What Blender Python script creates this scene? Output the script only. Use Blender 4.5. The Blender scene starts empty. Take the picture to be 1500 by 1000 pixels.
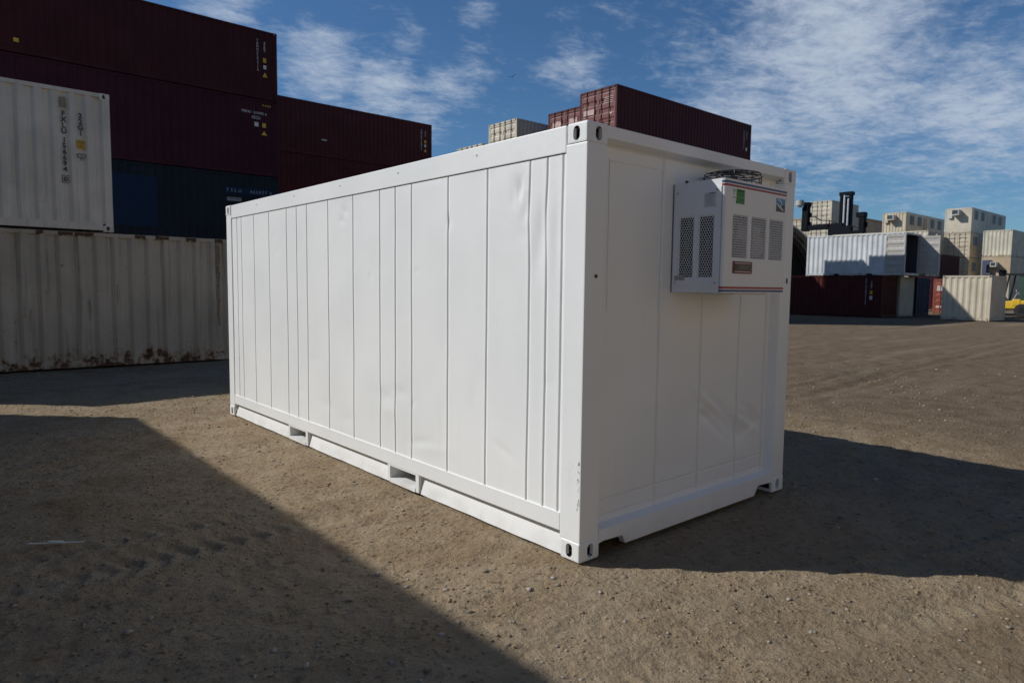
import bpy, bmesh, math, random
import numpy as np
from mathutils import Matrix, Vector
R = math.radians
random.seed(7); np.random.seed(7)
S = bpy.context.scene
COL = S.collection

# ------------------------------------------------------------------ camera
CAM = (-2.89955, -2.713519, 1.642262)
YAW, PITCH, ROLL, FPX = 0.714048578, -0.0797667339, 0.0116562125, 1000.49
def basis():
    cy, sy = math.cos(YAW), math.sin(YAW); cp, sp = math.cos(PITCH), math.sin(PITCH)
    f = Vector((sy*cp, cy*cp, sp)); r = Vector((cy, -sy, 0)); u = r.cross(f)
    r2 = r*math.cos(ROLL) + u*math.sin(ROLL); u2 = -r*math.sin(ROLL) + u*math.cos(ROLL)
    return r2, u2, f
RV, UV, FV = basis()
cd = bpy.data.cameras.new('camera'); cam = bpy.data.objects.new('camera', cd); COL.objects.link(cam)
cam.matrix_world = Matrix(((RV.x, UV.x, -FV.x, CAM[0]), (RV.y, UV.y, -FV.y, CAM[1]), (RV.z, UV.z, -FV.z, CAM[2]), (0, 0, 0, 1)))
cd.sensor_width = 36; cd.lens = FPX/1500*36; cd.clip_start = .05; cd.clip_end = 3000
cd.dof.use_dof = True; cd.dof.focus_distance = 5.5; cd.dof.aperture_fstop = 3.5
S.camera = cam
def pixdir(px, py):
    return (FV + RV*((px-750)/FPX) - UV*((py-500)/FPX)).normalized()

# ------------------------------------------------------------------ sun, sky, exposure
SUN = Vector((-.942, .885, 1.0)).normalized()
EL = math.asin(SUN.z); AZ = math.atan2(SUN.x, SUN.y)
sl = bpy.data.lights.new('sun', 'SUN'); sl.energy = 3.9; sl.angle = R(.53); sl.color = (1, .972, .915)
so = bpy.data.objects.new('sun', sl); COL.objects.link(so)
so.rotation_euler = (-SUN).to_track_quat('-Z', 'Y').to_euler(); so.location = (-20, 20, 30)
S.view_settings.view_transform = 'Standard'; S.view_settings.look = 'None'
S.view_settings.exposure = 0.0; S.view_settings.gamma = 1; S.view_settings.use_curve_mapping = False

class NT:
    """small helper to wire shader nodes"""
    def __init__(s, tree): s.t = tree; s.t.nodes.clear()
    def n(s, kind, **kw):
        nd = s.t.nodes.new(kind)
        for k, v in kw.items():
            if k == 'ins':
                for i, val in v.items():
                    if hasattr(val, 'is_output'): s.t.links.new(val, nd.inputs[i])
                    else: nd.inputs[i].default_value = val
            else: setattr(nd, k, v)
        return nd
    def link(s, a, b): s.t.links.new(a, b)
    def math(s, op, a, b=0.0, clamp=False):
        return s.n('ShaderNodeMath', operation=op, use_clamp=clamp, ins={0: a, 1: b}).outputs[0]
    def mix(s, f, a, b, mode='MIX'):
        nd = s.n('ShaderNodeMix', data_type='RGBA', blend_type=mode)
        for i, val in ((0, f), (6, a), (7, b)):
            if hasattr(val, 'is_output'): s.t.links.new(val, nd.inputs[i])
            else: nd.inputs[i].default_value = val if i == 0 else (*val[:3], 1)
        return nd.outputs[2]
    def noise(s, vec, scale, detail=4, rough=.55, dist=0.0):
        return s.n('ShaderNodeTexNoise', ins={'Vector': vec, 'Scale': scale, 'Detail': detail, 'Roughness': rough, 'Distortion': dist}).outputs[0]
    def ramp(s, v, a, b, lo=0.0, hi=1.0, smooth=True):
        return s.n('ShaderNodeMapRange', interpolation_type='SMOOTHSTEP' if smooth else 'LINEAR', ins={0: v, 1: a, 2: b, 3: lo, 4: hi}).outputs[0]

W = bpy.data.worlds.new('World'); S.world = W; W.use_nodes = True
t = NT(W.node_tree)
sky = t.n('ShaderNodeTexSky', sky_type='NISHITA', sun_disc=False, sun_elevation=EL, sun_rotation=AZ, air_density=1.0, dust_density=.35, ozone_density=2.6)
dirn = t.n('ShaderNodeTexCoord').outputs['Generated']
sep = t.n('ShaderNodeSeparateXYZ', ins={0: dirn})
den = t.math('ADD', t.math('MAXIMUM', sep.outputs[2], 0.0), .10)
px_ = t.math('DIVIDE', sep.outputs[0], den); py_ = t.math('DIVIDE', sep.outputs[1], den)
pl = t.n('ShaderNodeCombineXYZ', ins={0: px_, 1: py_, 2: 0.0}).outputs[0]
# cloud banks: where in the sky the thin sheet is thick (directions), broken up by noise on the cloud plane
mask = None
for (bx, by, br, amp) in ((1230, 70, 330, .95), (1430, 150, 260, .85), (1090, 180, 210, .9), (1010, 70, 170, .55), (1500, 20, 220, .6),
                          (1010, 250, 120, .5), (470, 95, 130, .92), (560, 125, 110, .88), (650, 130, 95, .72), (690, 100, 80, .68), (480, 145, 80, .78),
                          (620, 170, 85, .72), (330, 5, 110, .75), (590, 65, 65, .68), (700, 22, 55, .6), (840, 95, 120, .66),
                          (750, 150, 80, .5), (910, 20, 90, .5), (400, 40, 60, .5), (330, -200, 400, .5), (1500, -300, 600, .6)):
    d0 = pixdir(bx, by)
    dd = t.n('ShaderNodeVectorMath', operation='DISTANCE', ins={0: dirn, 1: tuple(d0)}).outputs['Value']
    b = t.ramp(dd, 0.0, br/1000, amp, 0.0)
    mask = b if mask is None else t.math('MAXIMUM', mask, b)
rot = t.n('ShaderNodeMapping', ins={'Vector': pl, 'Rotation': (0, 0, R(38)), 'Scale': (1.0, 1.25, 1)}).outputs[0]
n1 = t.noise(rot, 1.7, 5, .55, .35); n2 = t.noise(rot, 7.5, 8, .66, .35); n3 = t.noise(rot, 26, 8, .66, .3)
nn = t.math('ADD', t.math('ADD', t.math('MULTIPLY', n1, 1.15), t.math('MULTIPLY', n2, 1.35)), t.math('MULTIPLY', n3, .55))
dens = t.ramp(t.math('ADD', t.math('SUBTRACT', nn, 1.83), mask), .0, .95, 0.0, .82)
dens = t.math('ADD', dens, t.ramp(mask, .55, .95, 0, .14), True)
hz = t.ramp(sep.outputs[2], .02, .10)
dens = t.math('MULTIPLY', dens, hz)
skyc = t.mix(1.0, sky.outputs[0], (.50, .75, .97), 'MULTIPLY')
bg1 = t.n('ShaderNodeBackground', ins={'Color': skyc, 'Strength': .079})
bg2 = t.n('ShaderNodeBackground', ins={'Color': (.46, .53, .64, 1), 'Strength': 1.0})
mx = t.n('ShaderNodeMixShader', ins={0: dens, 1: bg1.outputs[0], 2: bg2.outputs[0]})
out = t.n('ShaderNodeOutputWorld', ins={0: mx.outputs[0]})

# ------------------------------------------------------------------ mesh helpers
class MB:
    def __init__(s): s.v = []; s.f = []; s.m = []
    def add(s, vs, fs, mi=0):
        o = len(s.v); s.v += [tuple(v) for v in vs]; s.f += [tuple(i+o for i in f) for f in fs]; s.m += [mi]*len(fs)
    def box(s, x0, x1, y0, y1, z0, z1, mi=0):
        s.add([(x, y, z) for x in (x0, x1) for y in (y0, y1) for z in (z0, z1)],
              [(0, 1, 3, 2), (4, 6, 7, 5), (0, 4, 5, 1), (2, 3, 7, 6), (0, 2, 6, 4), (1, 5, 7, 3)], mi)
    def hexa(s, p, mi=0):       # 8 points: bottom ring 0-3, top ring 4-7
        s.add(p, [(0, 3, 2, 1), (4, 5, 6, 7), (0, 1, 5, 4), (1, 2, 6, 5), (2, 3, 7, 6), (3, 0, 4, 7)], mi)
    def prism(s, poly, axis, a, b, mi=0):   # poly in the two other axes (in cyclic x,y,z order w/o axis)
        n = len(poly); vs = []
        for w in (a, b):
            for (p, q) in poly:
                vs.append((w, p, q) if axis == 'x' else (p, w, q) if axis == 'y' else (p, q, w))
        s.add(vs, [tuple(range(n))[::-1], tuple(range(n, 2*n))] + [(i, (i+1) % n, n+(i+1) % n, n+i) for i in range(n)], mi)
    def tube(s, pts, r, n=8, mi=0, closed=False):
        pts = [Vector(p) for p in pts]; k = len(pts); vs = []; fs = []
        for i, p in enumerate(pts):
            a = pts[(i-1) % k] if (closed or i > 0) else p; b = pts[(i+1) % k] if (closed or i < k-1) else p
            d = (b-a).normalized(); u = d.orthogonal().normalized() if abs(d.z) > .99 else Vector((0, 0, 1)).cross(d).normalized()
            w = d.cross(u)
            rr = r[i] if isinstance(r, (list, tuple)) else r
            vs += [p + (u*math.cos(2*math.pi*j/n) + w*math.sin(2*math.pi*j/n))*rr for j in range(n)]
        for i in range(k if closed else k-1):
            i2 = (i+1) % k
            fs += [(i*n+j, i*n+(j+1) % n, i2*n+(j+1) % n, i2*n+j) for j in range(n)]
        if not closed: fs += [tuple(range(n))[::-1], tuple(range((k-1)*n, k*n))]
        s.add(vs, fs, mi)
    def cyl(s, c, axis, r, a, b, n=24, mi=0):
        poly = [(math.cos(2*math.pi*i/n)*r, math.sin(2*math.pi*i/n)*r) for i in range(n)]
        o = [x for i, x in enumerate(c)]
        if axis == 'x': poly = [(o[1]+p, o[2]+q) for p, q in poly]
        elif axis == 'y': poly = [(o[0]+p, o[2]+q) for p, q in poly]
        else: poly = [(o[0]+p, o[1]+q) for p, q in poly]
        s.prism(poly, axis, a, b, mi)
    def plate(s, us, ws, holes, place, thick, mi=0):
        """rectangle with rectangular openings; place(u,w,d)->xyz, d depth behind the face"""
        us = sorted(set(us + [h[0] for h in holes] + [h[1] for h in holes])); ws = sorted(set(ws + [h[2] for h in holes] + [h[3] for h in holes]))
        def ins(u, w): return any(h[0] < u < h[1] and h[2] < w < h[3] for h in holes)
        for i in range(len(us)-1):
            for j in range(len(ws)-1):
                if ins((us[i]+us[i+1])/2, (ws[j]+ws[j+1])/2): continue
                a, b, c, d = us[i], us[i+1], ws[j], ws[j+1]
                q = [(a, c), (b, c), (b, d), (a, d)]
                s.hexa([place(u, w, thick) for u, w in q] + [place(u, w, 0) for u, w in q], mi)
    def mesh(s, name):
        me = bpy.data.meshes.new(name); me.from_pydata(s.v, [], s.f)
        me.polygons.foreach_set('material_index', s.m)
        bm = bmesh.new(); bm.from_mesh(me); bmesh.ops.recalc_face_normals(bm, faces=bm.faces); bm.to_mesh(me); bm.free()
        return me

def link(name, me, mats, parent=None, loc=(0, 0, 0), rot=(0, 0, 0), scale=(1, 1, 1)):
    o = bpy.data.objects.new(name, me); COL.objects.link(o)
    if not isinstance(mats, (list, tuple)): mats = [mats]
    if me is not None:
        while len(me.materials) < len(mats): me.materials.append(None)
        for i, m in enumerate(mats):
            o.material_slots[i].link = 'OBJECT'; o.material_slots[i].material = m
            if me.materials[i] is None: me.materials[i] = m
    o.location = loc; o.rotation_euler = rot; o.scale = scale
    if parent: o.parent = parent
    return o
def thing(name, label, cat, loc=(0, 0, 0), rz=0, group=None):
    o = bpy.data.objects.new(name, None); COL.objects.link(o); o.empty_display_size = .2
    o.location = loc; o.rotation_euler = (0, 0, rz)
    return tag(o, label, cat, group)
def tag(o, label, cat, group=None):
    o['label'] = label; o['category'] = cat
    if group: o['group'] = group
    return o
def bevel(me, w, seg=2, ang=40):
    bm = bmesh.new(); bm.from_mesh(me)
    bmesh.ops.remove_doubles(bm, verts=bm.verts, dist=1e-5)
    es = [e for e in bm.edges if len(e.link_faces) == 2 and e.calc_face_angle(0) > R(ang)]
    bmesh.ops.bevel(bm, geom=es, offset=w, segments=seg, affect='EDGES', profile=.6, clamp_overlap=True)
    bm.to_mesh(me); bm.free(); return me
def text_mesh(txt, size, space_line=1.0, space_char=1.0, extrude=.001, align='CENTER', font_x=1.0, offset=0.0):
    c = bpy.data.curves.new('lettering', 'FONT'); c.body = txt; c.size = size; c.space_line = space_line; c.space_character = space_char
    c.align_x = align; c.align_y = 'TOP'; c.extrude = extrude; c.resolution_u = 2; c.offset = offset
    o = bpy.data.objects.new('lettering', c); COL.objects.link(o)
    bpy.context.view_layer.update()
    me = bpy.data.meshes.new_from_object(o.evaluated_get(bpy.context.evaluated_depsgraph_get()))
    bpy.data.objects.remove(o); bpy.data.curves.remove(c)
    if font_x != 1.0: me.transform(Matrix.Diagonal((font_x, 1, 1, 1)))
    return me

# ------------------------------------------------------------------ materials
MATS = {}
def newmat(name):
    m = bpy.data.materials.new(name); m.use_nodes = True; return m, NT(m.node_tree)
def principled(t, color, rough, metal=0.0, bump=None, bstr=.3, bdist=.01, spec=.5):
    p = t.n('ShaderNodeBsdfPrincipled', ins={'Roughness': rough, 'Metallic': metal, 'Specular IOR Level': spec})
    if hasattr(color, 'is_output'): t.link(color, p.inputs['Base Color'])
    else: p.inputs['Base Color'].default_value = (*color, 1)
    if bump is not None:
        b = t.n('ShaderNodeBump', ins={'Strength': bstr, 'Distance': bdist, 'Height': bump}); t.link(b.outputs[0], p.inputs['Normal'])
    t.n('ShaderNodeOutputMaterial', ins={0: p.outputs[0]})
def scl(c, k): return tuple(min(1, x*k) for x in c)
def flat(name, color, rough=.5, metal=0.0, var=.12, scale=9, spec=.5):
    if name in MATS: return MATS[name]
    m, t = newmat(name)
    tc = t.n('ShaderNodeTexCoord').outputs['Object']
    n = t.noise(tc, scale, 5, .6)
    col = t.mix(t.ramp(n, .3, .7), scl(color, 1-var), scl(color, 1+var))
    principled(t, col, rough, metal, bump=t.noise(tc, scale*6, 3), bstr=.08, bdist=.002, spec=spec)
    MATS[name] = m; return m
def paint(name, color, rust=.0, streak=.25, rough=.5, rustz=.35, dirtcol=(.16, .13, .10), spec=.35, specks=0):
    """weathered container paint: faded patches, vertical run marks, rust that starts along the bottom"""
    if name in MATS: return MATS[name]
    m, t = newmat(name)
    tc = t.n('ShaderNodeTexCoord').outputs['Object']
    oi = t.n('ShaderNodeObjectInfo').outputs['Location']
    v = t.n('ShaderNodeVectorMath', operation='ADD', ins={0: tc, 1: t.n('ShaderNodeVectorMath', operation='SCALE', ins={0: oi, 3: .37}).outputs[0]}).outputs[0]
    big = t.noise(v, .8, 4, .55); fine = t.noise(v, 14, 6, .65)
    col = t.mix(t.ramp(big, .3, .7), scl(color, .86), scl(color, 1.12))
    sv = t.n('ShaderNodeMapping', ins={'Vector': v, 'Scale': (9, 9, .55)}).outputs[0]
    st = t.noise(sv, 1.0, 6, .65)
    col = t.mix(t.math('MULTIPLY', t.ramp(st, .5, .78), streak), col, dirtcol)
    col = t.mix(t.math('MULTIPLY', t.ramp(fine, .56, .75), streak*.5), col, dirtcol)
    if rust > 0:
        z = t.n('ShaderNodeSeparateXYZ', ins={0: tc}).outputs[2]
        low = t.ramp(z, rustz, .14, 0.0, .26)
        rn = t.math('ADD', t.noise(v, 5.5, 7, .7, .3), t.math('ADD', low, t.math('MULTIPLY', t.math('SUBTRACT', st, .5), .35)))
        rm = t.ramp(rn, .86-rust*.22, .92-rust*.2)
        if specks:
            sn = t.noise(v, 11, 5, .6, .2); hb = t.noise(v, 1.1, 3, .5)
            rm0 = t.math('MULTIPLY', t.ramp(sn, .655, .70), t.ramp(hb, .46, .6))
            col = t.mix(t.math('MULTIPLY', rm0, .85), col, (.11, .05, .022))
            rn2 = t.ramp(t.math('ADD', st, t.math('MULTIPLY', hb, .5)), .93, 1.02, 0, .65); col = t.mix(rn2, col, (.20, .135, .07))
        rcol = t.mix(t.ramp(fine, .35, .65), (.022, .013, .010), (.17, .075, .028))
        halo = t.ramp(rn, .72-rust*.2, .92-rust*.2, 0, .6)
        col = t.mix(halo, col, (.30, .17, .085)); col = t.mix(rm, col, rcol)
    principled(t, col, t.ramp(fine, .3, .8, rough-.06, rough+.22), bump=t.noise(v, 3.0, 5, .6), bstr=.22, bdist=.02, spec=spec)
    MATS[name] = m; return m

WHITE = None
def white_paint():
    m, t = newmat('fresh_white_paint')
    tc = t.n('ShaderNodeTexCoord').outputs['Object']
    n = t.noise(tc, 1.3, 4, .5); f = t.noise(tc, 30, 5, .6)
    col = t.mix(t.ramp(n, .3, .7), (.77, .785, .79), (.82, .83, .83))
    sv = t.n('ShaderNodeMapping', ins={'Vector': tc, 'Scale': (8, 8, .8)}).outputs[0]
    st = t.noise(sv, 1.0, 6, .7)
    z = t.n('ShaderNodeSeparateXYZ', ins={0: tc}).outputs[2]
    low = t.ramp(z, 1.0, .05, 0, .12)
    col = t.mix(t.math('MULTIPLY', t.ramp(st, .55, .8), t.math('ADD', low, .05)), col, (.33, .29, .24))
    dust = t.math('MULTIPLY', t.ramp(z, .16, .0, 0, .28), t.ramp(t.noise(tc, 4, 6, .6), .40, .7))
    col = t.mix(dust, col, (.36, .29, .21))
    principled(t, col, t.ramp(f, .3, .7, .36, .5), bump=t.noise(tc, 2.2, 3, .5), bstr=.10, bdist=.02)
    return m
WHITE = white_paint()
CAULK = flat('grey_sealant', (.10, .105, .115), .7)
BLACK = flat('black_plastic', (.012, .012, .013), .45)
RUBBER = flat('dark_rubber', (.018, .018, .019), .8)
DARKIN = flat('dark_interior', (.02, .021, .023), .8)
UNITW = flat('unit_white_enamel', (.70, .715, .74), .28, var=.025, scale=2)
RED = flat('red_stripe', (.33, .025, .03), .4); BLUE = flat('blue_stripe', (.03, .075, .20), .4)
STEEL = flat('galvanised_steel', (.42, .43, .44), .4, metal=.8)
CHROME = flat('cylinder_chrome', (.50, .52, .55), .35, metal=.0)
GREEN = flat('green_label', (.06, .25, .055), .5); PAPER = flat('paper_label', (.60, .61, .62), .6)
GREYTXT = flat('grey_print', (.20, .21, .22), .6); INK = flat('black_lettering', (.025, .027, .032), .5)
WTXT = flat('white_lettering', (.62, .62, .60), .6, var=.3, scale=30); YEL = flat('yellow_decal', (.62, .36, .03), .5)
RUN = flat('rust_run_stain', (.265, .205, .125), .7, var=.4, scale=14)
CREAM = paint('cream_paint', (.50, .43, .32), rust=.12, streak=.18)
CREAM2 = paint('pale_cream_paint', (.54, .48, .375), rust=.12, streak=.2)
CREAMR = paint('rusty_cream_paint', (.50, .43, .325), rust=.56, streak=.55, rustz=.55, dirtcol=(.13, .09, .06), specks=1)
CREAMD = paint('dirty_cream_paint', (.70, .63, .51), rust=.0, streak=.35)
TAN = paint('tan_paint', (.34, .25, .155), rust=.0, streak=.15)
IVORY = paint('ivory_paint', (.55, .51, .40), rust=.3, streak=.2)
MAROON = paint('maroon_paint', (.070, .0135, .012), rust=.0, streak=.22, dirtcol=(.03, .010, .009), spec=.18)
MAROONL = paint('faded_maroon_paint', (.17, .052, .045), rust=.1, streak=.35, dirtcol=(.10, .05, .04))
PURPLE = paint('purple_maroon_paint', (.044, .0085, .015), rust=.0, streak=.2, dirtcol=(.02, .008, .01), spec=.15)
BROWN = paint('brown_maroon_paint', (.048, .0105, .011), rust=.0, streak=.25, dirtcol=(.022, .009, .008), spec=.15)
NAVY = paint('navy_paint', (.0105, .0165, .024), rust=.0, streak=.25, dirtcol=(.012, .012, .014), spec=.15)
NAVYB = flat('blue_repaint', (.007, .023, .056), .6, spec=.15)
BLUEC = paint('blue_container_paint', (.010, .024, .060), rust=.12, streak=.35, dirtcol=(.02, .02, .022), spec=.2)
SILVER = paint('pale_grey_paint', (.56, .585, .61), rust=.02, streak=.14)
REDC = paint('red_orange_paint', (.24, .062, .038), rust=.2, streak=.4, dirtcol=(.35, .25, .2))
GLASS = flat('dark_window_glass', (.012, .014, .017), .35, spec=.25)
FRAMEG = flat('window_frame_grey', (.20, .20, .19), .5)
HANDLER = flat('handler_blue_black', (.005, .007, .011), .7, spec=.1)
YELM = flat('machine_yellow', (.66, .43, .03), .4)

# ------------------------------------------------------------------ ground: one sheet with real relief near the camera
def vnoise(x, y, s, seed):
    rs = np.random.RandomState(seed); g = rs.rand(256, 256)
    xs, ys = x/s, y/s; xi, yi = np.floor(xs).astype(int), np.floor(ys).astype(int); fx, fy = xs-xi, ys-yi
    fx = fx*fx*(3-2*fx); fy = fy*fy*(3-2*fy)
    a = g[xi % 256, yi % 256]; b = g[(xi+1) % 256, yi % 256]; c = g[xi % 256, (yi+1) % 256]; d = g[(xi+1) % 256, (yi+1) % 256]
    return (a*(1-fx)+b*fx)*(1-fy) + (c*(1-fx)+d*fx)*fy - .5
TRACK = None
def ground_z(X, Y):
    global TRACK
    TRACK = np.zeros_like(X)
    d = np.hypot(X-CAM[0], Y-CAM[1]); near = np.clip(1.5 - d/16, 0, 1)
    z = .008*vnoise(X, Y, 2.3, 1) + .010*vnoise(X+.3*Y, Y, .8, 2) + .016*vnoise(X, Y, .31, 3)*(.4+1.2*(vnoise(X, Y, 1.7, 9)+.5))
    z += near*(.015*vnoise(X, Y, .13, 4) + .014*vnoise(X, Y, .06, 5)*(.2+1.6*np.clip(vnoise(X, Y, .9, 11)+.45, 0, 1)))
    # wheel tracks: shallow troughs with cleat prints
    for (x0, y0, ang, w, dep, per) in ((-3.0, 1.70, .06, .17, .026, .15), (-3.0, 2.12, .07, .12, .014, .15), (-3.0, 4.55, -.10, .20, .022, .16), (-3.0, 6.1, -.05, .18, .016, .19), (-.9, -.86, -.32, .15, .016, .13), (.1, -.68, -.26, .06, .012, .12),
                                       (3.2, -.42, .5, .16, .006, .11), (-1.0, .3, .25, .10, .010, .14), (8.0, 8.0, -.75, .5, .03, .4), (10.5, 9.5, -.75, .5, .03, .4), (12, 4, 1.1, .5, .025, .4), (9, -3, .9, .4, .02, .3), (16, 7, -1.9, .6, .03, .5), (22, 8, -1.7, .7, .03, .5)):
        u = (X-x0)*math.cos(ang)+(Y-y0)*math.sin(ang); v = -(X-x0)*math.sin(ang)+(Y-y0)*math.cos(ang) + .08*np.sin(u*.7)
        e = np.exp(-(v/w)**2*1.6); lug = np.where(np.sin((u+np.abs(v)*.7)*2*math.pi/per) > .2, 1, 0)
        fade = np.clip(vnoise(u, v*0+y0, 1.3, 21)+.62, 0, 1)
        TRACK = np.maximum(TRACK, e*fade*(.55+.45*lug))
        z += (-1.5*dep*e + 1.25*dep*e*lug*near*fade + 1.1*dep*np.exp(-((np.abs(v)-w*1.25)/.09)**2))*fade
    # keep the dirt below what stands on it
    ins = np.clip(1-np.maximum(np.maximum(-X, X-2.44), np.maximum(-Y, Y-6.06))/.12, 0, 1)
    z = z - .020
    z = z*(1-ins) + np.minimum(z*.35-.003, -.002)*ins
    far = np.clip((d-24)/15, 0, 1)
    return np.minimum(z, .03)*(1-far) + (-.012)*far
def axis(a, b, step, lim, k=1.05):
    mid = list(np.arange(a, b, step)); lo = []; hi = []; s = step; x = a
    while x > -lim: s *= k; x -= s; lo.append(x)
    s = step; x = mid[-1]
    while x < lim: s *= k; x += s; hi.append(x)
    return np.array(lo[::-1]+mid+hi)
gx = axis(-3.4, 4.6, .022, 900); gy = axis(-2.9, 5.2, .022, 900)
GX, GY = np.meshgrid(gx, gy, indexing='ij'); GZ = ground_z(GX, GY); GT = TRACK.copy()
nx, ny = len(gx), len(gy)
def grid_mesh(name, co, nx, ny):
    me = bpy.data.meshes.new(name)
    me.vertices.add(nx*ny); me.vertices.foreach_set('co', np.ascontiguousarray(co, dtype=np.float32).ravel())
    i = np.arange(nx-1)[:, None]*ny + np.arange(ny-1)[None, :]
    q = np.stack([i, i+ny, i+ny+1, i+1], -1).reshape(-1, 4)
    me.loops.add(q.size); me.loops.foreach_set('vertex_index', q.ravel().astype(np.int32))
    me.polygons.add(len(q)); me.polygons.foreach_set('loop_start', np.arange(0, q.size, 4, dtype=np.int32)); me.polygons.foreach_set('loop_total', np.full(len(q), 4, dtype=np.int32))
    me.update(calc_edges=True); me.validate(); return me
def dirt_mat():
    m, t = newmat('packed_dirt')
    g = t.n('ShaderNodeTexCoord').outputs['Object']
    a = t.noise(g, .45, 5, .6); b = t.noise(g, 2.6, 6, .62, .4); c = t.noise(g, 19, 6, .68); d = t.noise(g, 90, 4, .7)
    col = t.mix(t.ramp(a, .32, .68), (.268, .193, .116), (.365, .275, .174))
    col = t.mix(t.ramp(b, .36, .66, 0, .75), col, (.40, .315, .212))
    col = t.mix(t.ramp(b, .62, .40, 0, .0), col, (.1, .08, .06))
    col = t.mix(t.ramp(c, .52, .68, 0, .72), col, (.125, .091, .058))  # dark tone painted in for shaded crevices between the grains
    col = t.mix(t.ramp(c, .40, .28, 0, .5), col, (.40, .335, .26))
    col = t.mix(t.ramp(d, .53, .70, 0, .7), col, (.115, .088, .060))
    vo = t.n('ShaderNodeTexVoronoi', ins={'Vector': g, 'Scale': 55.0})
    sp = t.math('MULTIPLY', t.ramp(vo.outputs['Distance'], .20, .12), t.ramp(t.n('ShaderNodeSeparateColor', ins={0: vo.outputs['Color']}).outputs[0], .86, .90))
    col = t.mix(t.math('MULTIPLY', sp, .8), col, (.42, .40, .37))
    sp2 = t.math('MULTIPLY', t.ramp(vo.outputs['Distance'], .25, .15), t.ramp(t.n('ShaderNodeSeparateColor', ins={0: vo.outputs['Color']}).outputs[1], .84, .9))
    col = t.mix(t.math('MULTIPLY', sp2, .75), col, (.06, .052, .045))
    # wide damp and oily patches across the yard
    col = t.mix(t.ramp(t.noise(g, .16, 4, .6), .55, .70, 0, .45), col, (.15, .112, .080))
    pk_ = t.n('ShaderNodeAttribute', attribute_name='packed').outputs['Fac']
    col = t.mix(t.math('MULTIPLY', pk_, t.ramp(b, .3, .6, .35, .8)), col, (.40, .325, .225))
    # the open yard beyond the white container is darker, trodden earth
    gx_ = t.n('ShaderNodeSeparateXYZ', ins={0: g}).outputs[0]
    far_ = t.ramp(t.math('ADD', gx_, t.math('MULTIPLY', t.math('SUBTRACT', a, .5), 9.0)), 2.6, 8.0, 0, .88)
    col = t.mix(far_, col, t.mix(t.ramp(b, .3, .7), (.128, .091, .060), (.195, .145, .100)))
    lane = t.n('ShaderNodeMapping', ins={'Vector': g, 'Rotation': (0, 0, R(28)), 'Scale': (.07, .9, 1)}).outputs[0]
    col = t.mix(t.ramp(t.noise(lane, 1.0, 5, .6, .3), .52, .68, 0, .35), col, (.38, .31, .225))
    vo2 = t.n('ShaderNodeTexVoronoi', ins={'Vector': g, 'Scale': 21.0})
    h = t.math('ADD', t.math('MULTIPLY', c, 1.3), t.math('ADD', t.math('MULTIPLY', d, .45), t.math('MULTIPLY', t.ramp(vo2.outputs['Distance'], .5, .0), .28)))
    principled(t, col, .95, bump=h, bstr=1.0, bdist=.034, spec=.1)
    return m
DIRT = dirt_mat()
gme = grid_mesh('ground', np.stack([GX, GY, GZ], -1), nx, ny)
ga = gme.attributes.new('packed', 'FLOAT', 'POINT'); ga.data.foreach_set('value', GT.astype(np.float32).ravel())
ground = link('ground', gme, DIRT); ground['kind'] = 'structure'

# loose stones and clods (nobody could count them)
def stones(name, n, smin, smax, mat, seed, spread, flatten=.65):
    rs = np.random.RandomState(seed)
    bm = bmesh.new(); bmesh.ops.create_icosphere(bm, subdivisions=1, radius=1)
    base = np.array([v.co[:] for v in bm.verts]); faces = np.array([[v.index for v in f.verts] for f in bm.faces]); bm.free()
    ang = rs.rand(n*4)*math.radians(104) - R(52); dist = spread[0]+(spread[1]-spread[0])*rs.rand(n*4)**1.35
    th = math.pi/2-YAW - ang; X = CAM[0]+np.cos(th)*dist; Y = CAM[1]+np.sin(th)*dist
    dens = vnoise(X, Y, .8, seed+5)+vnoise(X, Y, .25, seed+6)*.8+.75
    keep = (rs.rand(n*4) < np.clip(dens, .05, 1)) & ~((X > -.03) & (X < 2.47) & (Y > -.03) & (Y < 6.1))
    X, Y, dist = X[keep][:n], Y[keep][:n], dist[keep][:n]; k = len(X)
    sz = (smin+(smax-smin)*rs.rand(k)**6)*np.clip(.75+dist*.045, .8, 1.8)
    Z = ground_z(X, Y)
    off = base[None]*(1+.75*(rs.rand(k, len(base), 1)-.5))*sz[:, None, None]
    off *= np.stack([.8+.6*rs.rand(k), .8+.6*rs.rand(k), flatten*(.6+.6*rs.rand(k))], -1)[:, None]
    a = rs.rand(k)*6.28; ca, sa = np.cos(a)[:, None], np.sin(a)[:, None]
    co = np.stack([off[..., 0]*ca-off[..., 1]*sa+X[:, None], off[..., 0]*sa+off[..., 1]*ca+Y[:, None], off[..., 2]+(Z+sz*.22)[:, None]], -1).reshape(-1, 3)
    fs = (faces[None]+np.arange(k)[:, None, None]*len(base)).reshape(-1, 3)
    me = bpy.data.meshes.new(name); me.vertices.add(len(co)); me.vertices.foreach_set('co', co.astype(np.float32).ravel())
    me.loops.add(fs.size); me.loops.foreach_set('vertex_index', fs.ravel().astype(np.int32))
    me.polygons.add(len(fs)); me.polygons.foreach_set('loop_start', np.arange(0, fs.size, 3, dtype=np.int32)); me.polygons.foreach_set('loop_total', np.full(len(fs), 3, dtype=np.int32))
    me.update(calc_edges=True)
    o = link(name, me, mat); o['kind'] = 'stuff'; return o
def stone_mat(name, c0, c1):
    m, t = newmat(name); rnd = t.n('ShaderNodeNewGeometry').outputs['Random Per Island']
    g = t.n('ShaderNodeTexCoord').outputs['Object']
    col = t.mix(rnd, c0, c1); col = t.mix(t.ramp(t.noise(g, 120, 4, .6), .45, .7, 0, .5), col, scl(c0, .6))
    principled(t, col, .9, bump=t.noise(g, 160, 3), bstr=.4, bdist=.003, spec=.2); return m
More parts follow.
